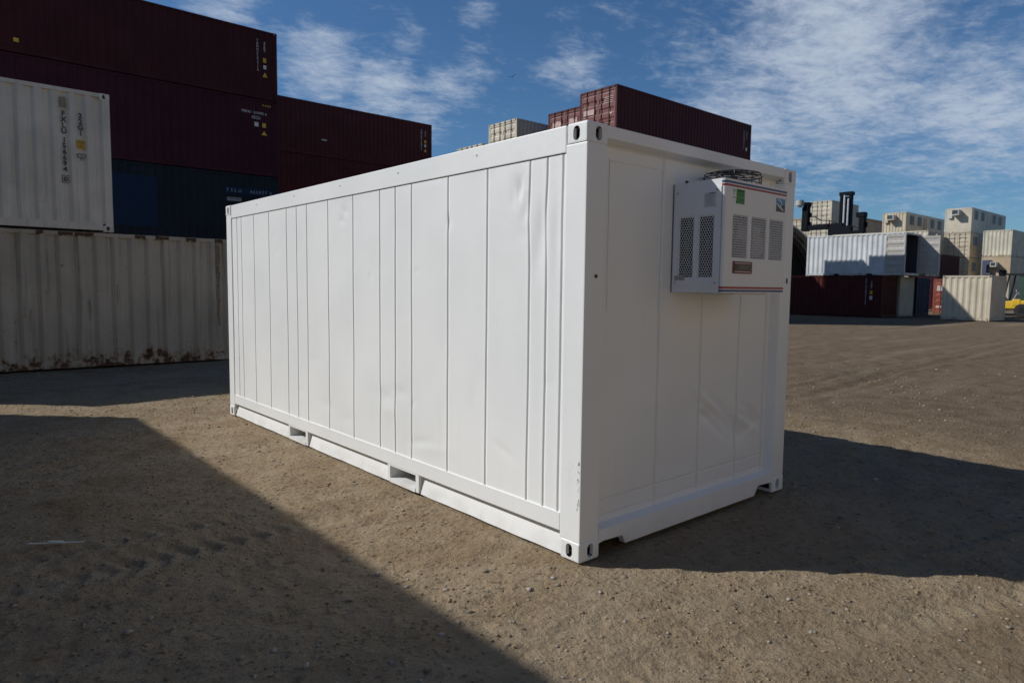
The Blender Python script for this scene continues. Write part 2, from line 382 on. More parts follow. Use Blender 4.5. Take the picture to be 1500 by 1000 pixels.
st1 = stones('gravel', 7000, .0022, .019, stone_mat('grey_gravel', (.15, .135, .115), (.40, .36, .31)), 31, (1.5, 18), .55)
tag(st1, 'loose grey pebbles and gravel scattered over the yard dirt', 'gravel')
st2 = stones('dirt_clods', 42000, .0020, .0125, stone_mat('clod_brown', (.17, .125, .078), (.36, .28, .18)), 57, (1.5, 15), .6)
tag(st2, 'small brown crumbs and clods of dirt lying on the yard', 'dirt clods')

# ------------------------------------------------------------------ corner casting (ISO block with oval apertures), shared by all containers
def oval(axis, c, hw, hh, a, b, mb, n=10):
    poly = []
    r = min(hw, hh)
    for i in range(n+1):
        th = math.pi*i/n; poly.append((math.cos(th)*r, hh-r+math.sin(th)*r))
    for i in range(n+1):
        th = math.pi+math.pi*i/n; poly.append((math.cos(th)*r, -(hh-r)+math.sin(th)*r))
    mb.prism([(c[0]+p, c[1]+q) for p, q in poly], axis, a, b)
def casting_mesh():
    a = MB(); a.box(0, .178, 0, .162, 0, .122); body = bevel(a.mesh('corner_casting'), .014, 3)
    cut = []
    b = MB(); b.box(.026, .30, .026, .30, .03, .096); cut.append(b.mesh('c'))
    for ax, c in (('x', (.086, .062)), ('y', (.096, .062)), ('z', (.092, .083))):
        b = MB(); oval(ax, c, .0265 if ax != 'z' else .032, .041 if ax != 'z' else .055, -.05, .05, b); cut.append(b.mesh('c'))
    ob = bpy.data.objects.new('corner_casting', body); COL.objects.link(ob); tmp = []
    for c in cut:
        oc = bpy.data.objects.new('c', c); COL.objects.link(oc); tmp.append(oc)
        md = ob.modifiers.new('b', 'BOOLEAN'); md.object = oc; md.operation = 'DIFFERENCE'; md.solver = 'EXACT'
    bpy.context.view_layer.update()
    me = bpy.data.meshes.new_from_object(ob.evaluated_get(bpy.context.evaluated_depsgraph_get())); me.name = 'corner_casting'
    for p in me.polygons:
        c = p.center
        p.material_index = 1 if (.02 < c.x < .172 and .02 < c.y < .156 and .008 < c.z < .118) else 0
    for o in tmp+[ob]: bpy.data.objects.remove(o)
    return me
CAST = casting_mesh()
def castings(root, L, Wd, H, mat, lengthwise='x', zs=(0, 1)):
    for ix in (0, 1):
        for iy in (0, 1):
            for iz in zs:
                link('corner_casting', CAST, [mat, DARKIN], root, (ix*L, iy*Wd, iz*H), (0, 0, 0), (1-2*ix, 1-2*iy, 1-2*iz))

# ------------------------------------------------------------------ the white refrigerated container (front corner at the world origin)
LM, WM, HM = 6.058, 2.438, 2.591
SEAM = [5.71, 5.562, 5.163, 4.719, 4.244, 3.995, 3.756, 3.291, 2.802, 2.337, 2.092, 1.850, 1.365, .913, .487, .331, .198]
def dent_field(u, z, dents):
    d = np.zeros_like(u)
    for (cu, cz, su, sz, amp, th) in dents:
        p = (u-cu)*math.cos(th)+(z-cz)*math.sin(th); q = -(u-cu)*math.sin(th)+(z-cz)*math.cos(th)
        d += amp*np.exp(-(p/su)**2-(q/sz)**2)
    return d
def panel_mesh(name, u0, u1, z0, z1, seams, dents, place, base, du=.022, dz=.022, gw=.0031, gd=.011, bend=(), lip=.0035, hl=()):
    us = list(np.arange(u0, u1, du))+[u1]
    for s in seams: us = [x for x in us if abs(x-s) > .022] + [s-.02, s-gw-.0015, s-gw, s+gw, s+gw+.0015, s+.02]
    us = np.array(sorted(x for x in us if u0 <= x <= u1))
    zs = list(np.arange(z0, z1, dz))+[z1]
    for (zl, _, _) in hl: zs = [x for x in zs if abs(x-zl) > .02] + [zl-.012, zl-.004, zl-.003, zl+.003, zl+.004, zl+.012]
    zs = np.array(sorted(zs))
    U, Z = np.meshgrid(us, zs, indexing='ij'); D = np.full_like(U, base)
    gro = np.zeros_like(U, dtype=bool)
    for s in seams:
        gro |= np.abs(U-s) <= gw+1e-6
        m = (U > s+gw) & (U < s+.03); D = np.where(m, D-lip*(1-(U-s-gw)/.03), D)
    for (zl, a, b) in hl: gro |= (np.abs(Z-zl) <= .0031) & (U >= a) & (U <= b)
    edge = np.clip(np.minimum(Z-z0, z1-Z)/.05, 0, 1)
    D = D + (.0022*vnoise(U, Z, .55, 71)*2 + .0016*vnoise(U, Z, .23, 72) + dent_field(U, Z, dents))*edge
    D = np.where(gro, D+gd, D)
    Ub = U + sum(a*np.exp(-((U-cu)/.12)**2-((Z-cz)/sz)**2) for (cu, cz, sz, a) in bend) if bend else U
    P = place(Ub, Z, D); me = grid_mesh(name, P, len(us), len(zs))
    return me
main = thing('refrigerated_container', 'clean white refrigerated container with a cooling unit on its end, alone mid-yard', 'shipping container')
sd = [(.585, 2.25, .018, .060, .014, .12), (.605, 2.29, .05, .055, .006, .3), (.55, 2.26, .022, .07, -.004, .1), (.655, 2.20, .02, .05, .005, 0), (.53, 2.10, .035, .09, .006, .3), (.555, 2.02, .03, .05, -.003, .2), (.56, 1.98, .06, .06, .004, 0), (.37, 2.02, .04, .13, .008, 0), (.30, 1.92, .03, .18, -.004, 0),
      (.41, 1.85, .05, .15, .007, .1), (.24, 2.0, .03, .2, .005, 0), (2.02, .78, .10, .05, .008, .1), (2.25, .72, .13, .06, .010, .1), (2.2, .60, .1, .05, -.006, 0), (1.75, .42, .14, .035, .008, -.15), (1.55, .40, .2, .03, -.005, -.1),
      (3.35, .5, .16, .05, .006, .1), (2.95, .42, .12, .05, .006, 0), (3.95, .55, .1, .04, .005, 0), (3.62, .9, .12, .05, .005, 0), (2.95, 2.3, .05, .03, .006, .6), (3.02, 2.22, .05, .03, .006, .4), (4.6, 2.15, .03, .03, .005, 0), (4.5, 1.98, .03, .03, .005, 0),
      (2.5, 1.72, .015, .03, .007, 0), (1.36, 2.1, .03, .05, .006, 0), (1.83, .72, .025, .03, .007, 0), (.72, .55, .12, .03, .008, .35), (.30, 1.05, .05, .04, .005, 0), (1.1, 1.1, .2, .06, .004, .8), (1.05, .9, .05, .12, .005, 0), (1.78, 1.75, .02, .02, .005, 0), (.5, 1.0, .03, .4, .004, 0)]
sd = [(a, b_, c, d, e*(.6 if b_ < 1.2 else 1.0), f) for (a, b_, c, d, e, f) in sd]
P_side = lambda U, Z, D: np.stack([D, U, Z], -1)
link('side_panel', panel_mesh('side_panel', .150, 5.9, .255, 2.4245, SEAM, sd, P_side, .014, bend=((.487, 2.08, .2, .009), (.331, 2.05, .18, .012), (2.092, .66, .15, .007), (2.337, .66, .15, -.006))), WHITE, main)
link('side_panel', panel_mesh('side_panel_plain', .150, 5.9, .255, 2.4245, SEAM[::2], sd[9:18], lambda U, Z, D: np.stack([WM-D, U, Z], -1), .014, du=.12, dz=.12), WHITE, main)
b = MB()
for x0, x1 in ((.03, .06), (WM-.06, WM-.03)): b.box(x0, x1, .12, LM-.12, .2, 2.5)
link('liner', b.mesh('liner'), CAULK, main)
# rails
def rail_mesh(side):
    b = MB(); b.box(.006, .09, .176, LM-.176, 2.4305, HM-.004)
    return bevel(b.mesh('top_rail'), .006, 2)
link('top_rail', rail_mesh(0), WHITE, main); link('top_rail', rail_mesh(0), WHITE, main, (WM, 0, 0), scale=(-1, 1, 1))
b = MB(); b.cyl((0, 0, 2.53), 'x', .0095, .0035, .008, 14); b.cyl((0, -.001, 2.531), 'x', .0048, .0025, .009, 12, 1); rv = b.mesh('rivet')
for y in (1.03, 2.04, 3.03, 4.03, 5.05): link('rivet', rv, [WHITE, CAULK], main, (0, y, 0))
b = MB()
b.box(.006, .10, .176, LM-.176, .158, .270)
pk = [(1.79, 2.18), (3.83, 4.22)]
br = bevel(b.mesh('bottom_rail'), .004, 2)
b = MB()
segs = [(.176, 1.744), (2.216, 3.784), (4.256, LM-.176)]
skirts = []
for (a, c) in segs:     # inclined skirt below the rail, slightly wavy lower edge
    b = MB(); n = int((c-a)/.06)+1; ys = np.linspace(a, c, n+1); vs = []; fs = []
    for y in ys:
        w = .0011*math.sin(y*7)+.0007*math.sin(y*19)
        vs += [(.020+w, y, .006+w*.8), (.10, y, .006), (.10, y, .158), (.054, y, .158), (.036+w*.6, y, .083)]
    for i in range(n): fs += [(5*i+k, 5*i+(k+1) % 5, 5*i+5+(k+1) % 5, 5*i+5+k) for k in range(5)]
    fs += [(0, 1, 2, 3, 4), tuple(5*n+k for k in (4, 3, 2, 1, 0))]
    b.add(vs, fs); skirts.append(b.mesh('skirt'))
pocks = []
for k, (a, c) in enumerate(pk):
    b = MB()
    for (y0, y1, s) in ((a-.045, a, -1), (c, c+.035, 1)):
        b.box(.009, .11, y0, y1, .012, .158)
    b.box(.009, .11, a, c, .146, .158); b.box(.004, 2.434, a, c, .010, .042)
    for y0, y1 in ((a-.006, a), (c, c+.006)): b.box(.11, 2.32, y0, y1, .042, .16)
    link('fork_pocket', b.mesh('fork_pocket'), WHITE, main)
for sx, lx in ((1, 0), (-1, WM)):
    link('bottom_rail', br, WHITE, main, (lx, 0, 0), scale=(sx, 1, 1))
    for sk in skirts: link('skirt', sk, WHITE, main, (lx, 0, 0), scale=(sx, 1, 1))
# posts, header, sill, end panel
def post_mesh():
    b = MB(); b.prism([(.004, .004), (.17, .004), (.178, .012), (.205, .066), (.205, .08), (.12, .08), (.06, .172), (.004, .172)], 'z', .1185, HM-.1185)
    return bevel(b.mesh('corner_post'), .007, 2, 50)
pm = post_mesh()
for (x, y, sx, sy) in ((0, 0, 1, 1), (WM, 0, -1, 1), (0, LM, 1, -1), (WM, LM, -1, -1)): link('corner_post', pm, WHITE, main, (x, y, 0), scale=(sx, sy, 1))
b = MB(); b.prism([(.006, HM-.004), (.006, 2.515), (.055, 2.497), (.09, 2.497), (.09, HM-.004)], 'x', .176, WM-.176)
hd = bevel(b.mesh('header'), .004, 2)
b = MB()      # sill with the two cut-outs beside the lower castings
prof = [(.176, .085), (.215, .092), (.40, .085), (.43, .028), (1.99, .028), (2.05, .10), (WM-.176, .088), (WM-.176, .165), (.176, .165)]
b.prism(prof, 'y', .005, .05)
b.prism([(.005, .165), (.075, .185), (.075, .10), (.05, .10), (.05, .165)], 'x', .176, WM-.176)
sill = b.mesh('sill')
for yy, sy in ((0, 1), (LM, -1)):
    link('header', hd, WHITE, main, (0, yy, 0), scale=(1, sy, 1)); link('sill', sill, WHITE, main, (0, yy, 0), scale=(1, sy, 1))
ed = [(1.46, .665, .22, .028, .010, -.62), (1.36, .765, .13, .024, -.007, -.35), (1.95, .64, .20, .026, .009, -.42), (2.06, .55, .10, .022, -.006, .35), (1.86, .72, .15, .024, -.006, -.35), (1.45, .80, .26, .030, -.014, -.55), (1.60, .70, .30, .07, .016, -.62), (1.40, .73, .09, .05, .012, 0), (1.85, .66, .16, .04, -.010, -.45), (2.02, .66, .16, .045, .012, -.5), (1.95, .55, .2, .06, .008, .2), (1.05, .75, .2, .12, .006, 0), (.55, 1.35, .15, .3, .005, 0), (1.0, .45, .2, .08, .004, 0)]
ed = [(a, b_, c, d, e*1.15, f) for (a, b_, c, d, e, f) in ed]
P_end = lambda U, Z, D: np.stack([U, D, Z], -1)
epm = panel_mesh('end_panel', .19, WM-.19, .165, 2.51, [.212, .80, 1.29, 1.79, 2.175], ed, P_end, .068, gw=.0026, gd=.006, lip=.002, du=.014, dz=.014, hl=((.325, .212, 2.175), (.225, .212, 2.24), (2.485, .212, 2.24)))
link('end_panel', epm, WHITE, main)
b = MB()       # pressed outline of an old hatch on the end panel
for (x0, x1, z0, z1) in ((.27, .83, 2.405, 2.415), (.27, .28, 1.5, 2.405), (.775, .782, 1.5, 2.405), (.82, .83, 2.0, 2.405)): b.box(x0, x1, .0635, .072, z0, z1)
for z in (.6, ): pass
link('hatch_outline', bevel(b.mesh('hatch_outline'), .003, 2), WHITE, main)
b = MB(); b.cyl((.095, 0, 1.71), 'y', .021, .0005, .006, 20); b.cyl((.095, 0, 1.71), 'y', .011, -.004, .006, 16, 1)
link('plug', b.mesh('plug'), [WHITE, BLACK], main)
b = MB(); b.box(2.352, 2.372, .001, .006, 1.695, 1.735); link('plug', b.mesh('slot'), BLACK, main)
castings(main, WM, LM, HM, WHITE)
b = MB(); b.box(.03, WM-.03, .03, LM-.03, HM-.03, HM-.012); link('roof', b.mesh('roof'), WHITE, main)
b = MB(); b.box(.10, WM-.10, .12, LM-.12, .165, .2); link('floor', b.mesh('floor'), DARKIN, main)
# rear doors, out of view
for k, (x0, x1) in enumerate(((.15, WM/2-.005), (WM/2+.005, WM-.15))):
    b = MB(); b.box(x0, x1, LM-.07, LM-.03, .17, 2.5); dm = link('door', b.mesh('door'), WHITE, main)
    for xx in (x0+.28, x1-.28):
        b = MB(); b.tube([(xx, LM-.012, .14), (xx, LM-.012, 2.54)], .017); link('lock_rod', b.mesh('lock_rod'), STEEL, dm)
# rough scuffs low on the near post
def scuff(pts, name, x=.0028):
    b = MB()
    for (y, z, w, h) in pts:
        n = 7; poly = [(y+math.cos(6.283*i/n)*w*random.uniform(.5, 1.1), z+math.sin(6.283*i/n)*h*random.uniform(.5, 1.1)) for i in range(n)]
        b.prism(poly, 'x', x, .006)
    return b.mesh(name)
random.seed(3)
sc = [(random.uniform(.012, .03), .62-.30*random.random()**1.0, random.uniform(.0012, .003), random.uniform(.003, .013)) for _ in range(26)] + [(random.uniform(.03, .12), random.uniform(.5, .62), .0018, .0024) for _ in range(12)]
for q_ in sc: link('scuff_mark', scuff([q_], 'scuff_mark'), flat('scuffed_steel', (.42, .40, .37), .7, var=.4, scale=60), main)

# ---- cooling unit (a part of the container, with its own pieces)
UX0, UX1, UY0, UY1, UZ0, UZ1 = .825, 1.578, -.378, .0, 1.62, 2.317
FG = [(.912, 1.098, 1.836, 2.112), (1.131, 1.325, 1.836, 2.112), (1.356, 1.545, 1.836, 2.112)]
LG = [(-.165, -.050, 1.712, 2.10), (-.310, -.196, 1.712, 2.10)]
b = MB()
b.plate([UX0+.02, UX1], [UZ0, UZ1], FG, lambda u, w, d: (u, UY0+d, w), .006)
b.plate([UY0+.02, UY1], [UZ0, UZ1], [(h[0], h[1], h[2], h[3]) for h in LG], lambda u, w, d: (UX0+d, u, w), .006)
q = [(UX0+.02-.02*math.cos(a), UY0+.02-.02*math.sin(a)) for a in np.linspace(0, math.pi/2, 7)]
b.prism([(x, y) for x, y in q] + [(UX0+.02, UY0+.006), (UX0+.006, UY0+.02)], 'z', UZ0, UZ1)     # rounded front corner
b.box(UX1-.006, UX1, UY0+.006, UY1, UZ0, UZ1)
b.box(UX0+.006, UX1-.006, UY0+.006, UY1, UZ1-.02, UZ1-.003); b.box(UX0+.006, UX1-.006, UY0+.006, UY1, UZ0+.002, UZ0+.012)
cu = link('cooling_unit', b.mesh('cooling_unit'), UNITW, main, (.0705, .066, -.040), scale=(1.0243,)*3)
def hexgrille(u0, u1, w0, w1, s, wall, place, dep=.004):
    """perforated sheet: a net of hexagonal rings"""
    b = MB(); dx = s*math.sqrt(3); r = 0
    w = w0+s*.9; row = 0
    while w < w1-s*.5:
        u = u0+dx*(.5 if row % 2 == 0 else 1.0)
        while u < u1-dx*.3:
            o = [(u+s*math.sin(math.pi/3*i), w+s*math.cos(math.pi/3*i)) for i in range(6)]
            i_ = [(u+(s-wall)*math.sin(math.pi/3*i), w+(s-wall)*math.cos(math.pi/3*i)) for i in range(6)]
            vs = [place(x, y, 0) for x, y in o]+[place(x, y, 0) for x, y in i_]+[place(x, y, dep) for x, y in i_]
            b.add(vs, [(k, (k+1) % 6, 6+(k+1) % 6, 6+k) for k in range(6)]+[(6+k, 6+(k+1) % 6, 12+(k+1) % 6, 12+k) for k in range(6)])
            u += dx
        w += s*1.5; row += 1
    # close the saw-tooth margin
    b.plate([u0-.001, u1+.001], [w0-.001, w1+.001], [(u0+dx*.45, u1-dx*.45, w0+s*.55, w1-s*.8)], lambda a, c, d: place(a, c, d+.0005), .002)
    return b.mesh('grille')
for h in FG: link('grille', hexgrille(h[0], h[1], h[2], h[3], .0102, .0018, lambda u, w, d: (u, UY0+.001+d, w)), UNITW, cu)
for h in LG: link('grille', hexgrille(h[0], h[1], h[2], h[3], .0102, .0015, lambda u, w, d: (UX0+.001+d, u, w)), UNITW, cu)
b = MB(); b.box(UX0+.03, UX1-.02, UY0+.05, UY0+.06, 1.70, 2.2); b.box(UX0+.03, UX0+.04, UY0+.06, UY1-.02, 1.70, 2.2)
link('condenser_coil', b.mesh('condenser_coil'), flat('coil_dark', (.012, .011, .011), .6, var=.3, scale=60), cu)
b = MB(); b.box(1.03, 1.15, UY0+.028, UY0+.045, 1.96, 2.05); b.box(1.21, 1.30, UY0+.03, UY0+.045, 1.86, 2.05); b.box(1.36, 1.44, UY0+.03, UY0+.045, 1.85, 2.05); b.cyl((1.29, 0, 1.93), 'y', .06, UY0+.028, UY0+.046, 20)
link('fan_motor', b.mesh('fan_motor'), flat('pale_casing', (.40, .39, .38), .5), cu)
# removable side cover with its screws, dark strips paint edge shadow, seam and gasket
b = MB(); b.plate([-.352, -.012], [1.664, 2.27], [(h[0]-.001, h[1]+.001, h[2]-.001, h[3]+.001) for h in LG], lambda u, w, d: (UX0-.0045+d, u, w), .0044)
sp = link('side_cover', b.mesh('side_cover'), UNITW, cu)
for (y, z) in ((-.035, 2.25), (-.325, 2.25), (-.035, 1.68), (-.325, 1.68)):
    b = MB(); b.cyl((0, y, z), 'x', .0065, UX0-.008, UX0-.004, 12); link('screw', b.mesh('screw'), STEEL, cu)
b = MB(); b.box(UX0-.0008, UX0+.002, -.351, -.3485, 1.664, 2.27); b.box(UX0-.001, UX0+.002, -.358, -.3565, UZ0, UZ1); b.box(UX0-.004, UX0, -.004, .0, 1.62, 2.31)
link('gasket_shade_line', b.mesh('gasket_shade_line'), CAULK, cu)
b = MB(); b.cyl((0, -.10, 2.318), 'x', .006, UX0+.001, UX0+.02, 10); b.box(UX0-.006, UX0+.004, -.105, -.09, 2.312, 2.326)
link('cable_clip', b.mesh('cable_clip'), BLACK, cu)
def stripe(z0, z1, mat, x0, x1):
    b = MB(); b.box(max(x0, UX0+.021), x1, UY0-.0012, UY0+.002, z0, z1)
    qo = [(UX0+.02-.0212*math.cos(a), UY0+.02-.0212*math.sin(a)) for a in np.linspace(0, math.pi/2, 7)]
    qi = [(UX0+.02-.019*math.cos(a), UY0+.02-.019*math.sin(a)) for a in np.linspace(math.pi/2, 0, 7)]
    b.prism(qo+qi, 'z', z0, z1)
    if x0 < UX0: b.box(UX0-.0012, UX0+.001, UY0+.0205, UY0+.026, z0, z1)
    link('stripe', b.mesh('stripe'), mat, cu)
stripe(2.291, 2.304, BLUE, .8, 1.573); stripe(2.272, 2.284, RED, .8, 1.573)
stripe(1.646, 1.659, RED, .8, 1.574); stripe(1.627, 1.640, BLUE, .8, 1.574)
def sheet(name, x0, x1, z0, z1, mat, d=.0015, par=None):
    b = MB(); b.box(x0, x1, UY0-d, UY0+.001, z0, z1); return link(name, b.mesh(name), mat, par or cu)
lab = sheet('label', .948, 1.042, 2.173, 2.262, GREEN)
b = MB()
for (x0, x1, z0, z1) in ((.955, 1.035, 2.246, 2.255), (.96, 1.03, 2.226, 2.231), (.96, 1.03, 2.200, 2.203), (.96, 1.03, 2.190, 2.193)): b.box(x0, x1, UY0-.0022, UY0-.001, z0, z1)
b.box(.944, .952, UY0-.0022, UY0-.001, 2.172, 2.188)
link('print', b.mesh('print'), flat('dark_green_print', (.02, .07, .02), .6), lab)
b = MB()
for (x0, x1, z0, z1) in ((.910, .935, 2.245, 2.258), (.915, .925, 2.225, 2.245), (.912, .938, 2.203, 2.213)): b.box(x0, x1, UY0-.0016, UY0+.001, z0, z1)
link('label', b.mesh('small_green_mark'), flat('pale_green_print', (.32, .48, .33), .6), cu)
b = MB()       # square badge: blue above, charcoal below, a white ribbon curling across it
b.box(1.438, 1.553, UY0-.0015, UY0+.001, 2.21, 2.250, 0); b.box(1.438, 1.553, UY0-.0015, UY0+.001, 2.163, 2.21, 1)
def ribbon(pts, w):
    for i in range(len(pts)-1):
        (x0, z0), (x1, z1) = pts[i], pts[i+1]; d = Vector((x1-x0, z1-z0)).normalized(); n = Vector((-d.y, d.x))*w
        b.prism([(x0-n.x, z0-n.y), (x1-n.x, z1-n.y), (x1+n.x, z1+n.y), (x0+n.x, z0+n.y)], 'y', UY0-.0022-.00005*i, UY0-.001, 2)
ribbon([(1.468+.037*math.sin(a), 2.218+.022*math.cos(a)) for a in np.linspace(-.3, 2.6, 8)], .004)
ribbon([(1.446, 2.214), (1.47, 2.199), (1.50, 2.187), (1.53, 2.174)], .0055)
link('badge', b.mesh('badge'), [flat('badge_blue', (.06, .22, .40), .4), flat('badge_charcoal', (.03, .04, .055), .4), flat('badge_white', (.62, .66, .70), .4)], cu)
b = MB(); b.box(.932, 1.155, UY0-.006, UY0+.001, 1.742, 1.818)
pn = link('control_panel', bevel(b.mesh('control_panel'), .008, 3), flat('panel_red', (.13, .014, .014), .4), cu)
b = MB(); b.box(.948, 1.139, UY0-.0072, UY0-.005, 1.8035, 1.8105); b.box(.948, 1.139, UY0-.0072, UY0-.005, 1.7495, 1.7565)
link('trim_stripe', b.mesh('trim_stripe'), flat('panel_pink', (.52, .40, .37), .5), pn)
b = MB(); b.box(.947, 1.13, UY0-.0075, UY0-.005, 1.760, 1.800); link('bezel', b.mesh('bezel'), flat('bezel_black', (.012, .011, .012), .3), pn)
b = MB(); b.box(.985, 1.118, UY0-.0085, UY0-.006, 1.766, 1.795); link('display', b.mesh('display'), flat('display_grey', (.05, .06, .06), .2), pn)
b = MB(); b.box(UX0-.0060, UX0-.004, -.32, -.234, 2.148, 2.238)
dp = link('data_plate', b.mesh('data_plate'), flat('plate_silver', (.60, .61, .63), .4), sp)
b = MB()
for k in range(9): b.box(UX0-.0068, UX0-.0055, -.312+.004*(k % 3), -.245, 2.156+k*.0085, 2.158+k*.0085)
b.box(UX0-.0068, UX0-.0055, -.312, -.27, 2.229, 2.235)
link('print', b.mesh('print'), GREYTXT, dp)
b = MB(); b.box(UX0-.0060, UX0-.004, -.105, -.028, 1.696, 1.727)
dp = link('data_plate', b.mesh('lower_plate'), flat('plate_tan', (.42, .40, .36), .5), sp)
b = MB()
for k in range(3): b.box(UX0-.0068, UX0-.0055, -.10, -.035, 1.702+k*.008, 1.7045+k*.008)
link('print', b.mesh('print'), GREYTXT, dp)
# fan with wire guard on top
fc = (1.205, -.185); b = MB(); rz = 2.322
for (r, z) in ((.185, 2.330), (.188, 2.352), (.186, 2.378), (.176, 2.398), (.135, 2.408), (.095, 2.411), (.055, 2.412)):
    b.tube([(fc[0]+r*math.cos(a), fc[1]+r*math.sin(a), z) for a in np.linspace(0, 2*math.pi, 36, endpoint=False)], .0030, 5, closed=True)
for k in range(10):
    a = 2*math.pi*k/10
    b.tube([(fc[0]+r*math.cos(a), fc[1]+r*math.sin(a), z) for r, z in ((.187, 2.312), (.187, 2.375), (.177, 2.398), (.05, 2.412), (.02, 2.412))], .0032, 5)
b.cyl((fc[0], fc[1], 0), 'z', .05, 2.404, 2.414, 16)
link('fan_guard', b.mesh('fan_guard'), BLACK, cu)
b = MB(); b.cyl((fc[0], fc[1], 0), 'z', .035, 2.315, 2.385, 16)
for k in range(4):
    a = math.pi/2*k+.3; ca, sa = math.cos(a), math.sin(a)
    b.hexa([(fc[0]+ca*r-sa*w, fc[1]+sa*r+ca*w, 2.345+h) for (r, w, h) in ((.03, -.03, .0), (.16, -.05, -.004), (.16, .05, .022), (.03, .03, .02), (.03, -.03, .004), (.16, -.05, 0), (.16, .05, .026), (.03, .03, .024))])
link('fan', b.mesh('fan'), flat('fan_dark', (.03, .03, .032), .4), cu)
b = MB(); b.box(1.09, 1.5, -.3, -.05, 1.608, 1.621); link('drain_tray', b.mesh('drain_tray'), UNITW, cu)

# ------------------------------------------------------------------ generic containers
H8, H9, W8, L20, L40, L10 = 2.591, 2.896, 2.438, 6.058, 12.192, 2.991
CACHE = {}
def cached(key, fn):
    if key not in CACHE: CACHE[key] = fn()
    return CACHE[key]
def corr(length, z0, z1, pitch, depth, place, name, thick=.012):
    """trapezoid-corrugated sheet with thickness; place(u, z, d)"""
    n = max(1, round(length/pitch)); p = length/n; b = MB(); pts = []
    for i in range(n):
        for f, d in ((0, 0), (.26, 0), (.5, depth), (.76, depth)): pts.append((i*p+f*p, d))
    pts.append((length, 0)); k = len(pts)
    vs = [place(u, z0, d) for u, d in pts]+[place(u, z1, d) for u, d in pts]+[place(u, z0, d+thick) for u, d in pts]+[place(u, z1, d+thick) for u, d in pts]
    fs = []
    for i in range(k-1): fs += [(i, i+1, k+i+1, k+i), (2*k+i, 3*k+i, 3*k+i+1, 2*k+i+1), (i, 2*k+i, 2*k+i+1, i+1), (k+i, k+i+1, 3*k+i+1, 3*k+i)]
    b.add(vs, fs); return b.mesh(name)
def m_frame(L, H, open_end=False):
    b = MB(); Wd = W8
    for x0, x1 in ((.004, .13), (L-.13, L-.004)):
        for y0, y1 in ((.004, .10), (Wd-.10, Wd-.004)): b.box(x0, x1, y0, y1, .118, H-.118)
        b.box(x0+.003, x1-.03, .165, Wd-.165, H-.105, H-.006); b.box(x0+.003, x1-.03, .165, Wd-.165, .03, .16)
    for y0, y1 in ((.006, .07), (Wd-.07, Wd-.006)):
        b.box(.18, L-.18, y0, y1, H-.075, H-.006)
        if L > 7 or L < 4: b.box(.18, L-.18, y0, y1, .03, .16)
        else:
            for a, c in ((.18, L/2-1.18), (L/2-.86, L/2+.86), (L/2+1.18, L-.18)): b.box(a, c, y0, y1, .03, .13)
            b.box(.18, L-.18, y0-.002, y1+.002, .13, .17)
    return b.mesh('frame')
def m_door(H, hinge):
    """one leaf in local coords: hinge axis at y=0, leaf towards +y, outer face at x=0"""
    w = W8/2-.105; b = MB(); z0, z1 = .17, H-.12
    b.box(.0, .045, 0, .07, z0, z1); b.box(.0, .045, w-.07, w, z0, z1); b.box(.0, .045, .07, w-.07, z0, z0+.08); b.box(.0, .045, .07, w-.07, z1-.08, z1)
    n = 5; h = (z1-z0-.16)/n
    for i in range(n):
        a = z0+.08+i*h
        b.prism([(.027, a), (.027, a+h*.22), (.002, a+h*.34), (.002, a+h*.74), (.027, a+h*.86), (.027, a+h), (.041, a+h), (.041, a+h*.88), (.016, a+h*.76), (.016, a+h*.32), (.041, a+h*.20), (.041, a)], 'y', .07, w-.07)
    return b.mesh('door')
def m_rod(H):
    b = MB(); b.tube([(0, 0, .06), (0, 0, H-.04)], .019, 7)
    for z in (.075, H-.055): b.box(-.02, .03, -.05, .05, z-.03, z+.03)
    for z in (.5, 1.2, H-.55): b.box(-.015, .03, -.045, .045, z-.025, z+.025)
    return b.mesh('lock_rod')
def m_handle():
    b = MB(); b.tube([(-.012, 0, 0), (-.03, .05, 0), (-.03, .42, -.01)], .013, 6); b.box(-.02, .02, .36, .42, -.05, .04); return b.mesh('handle')
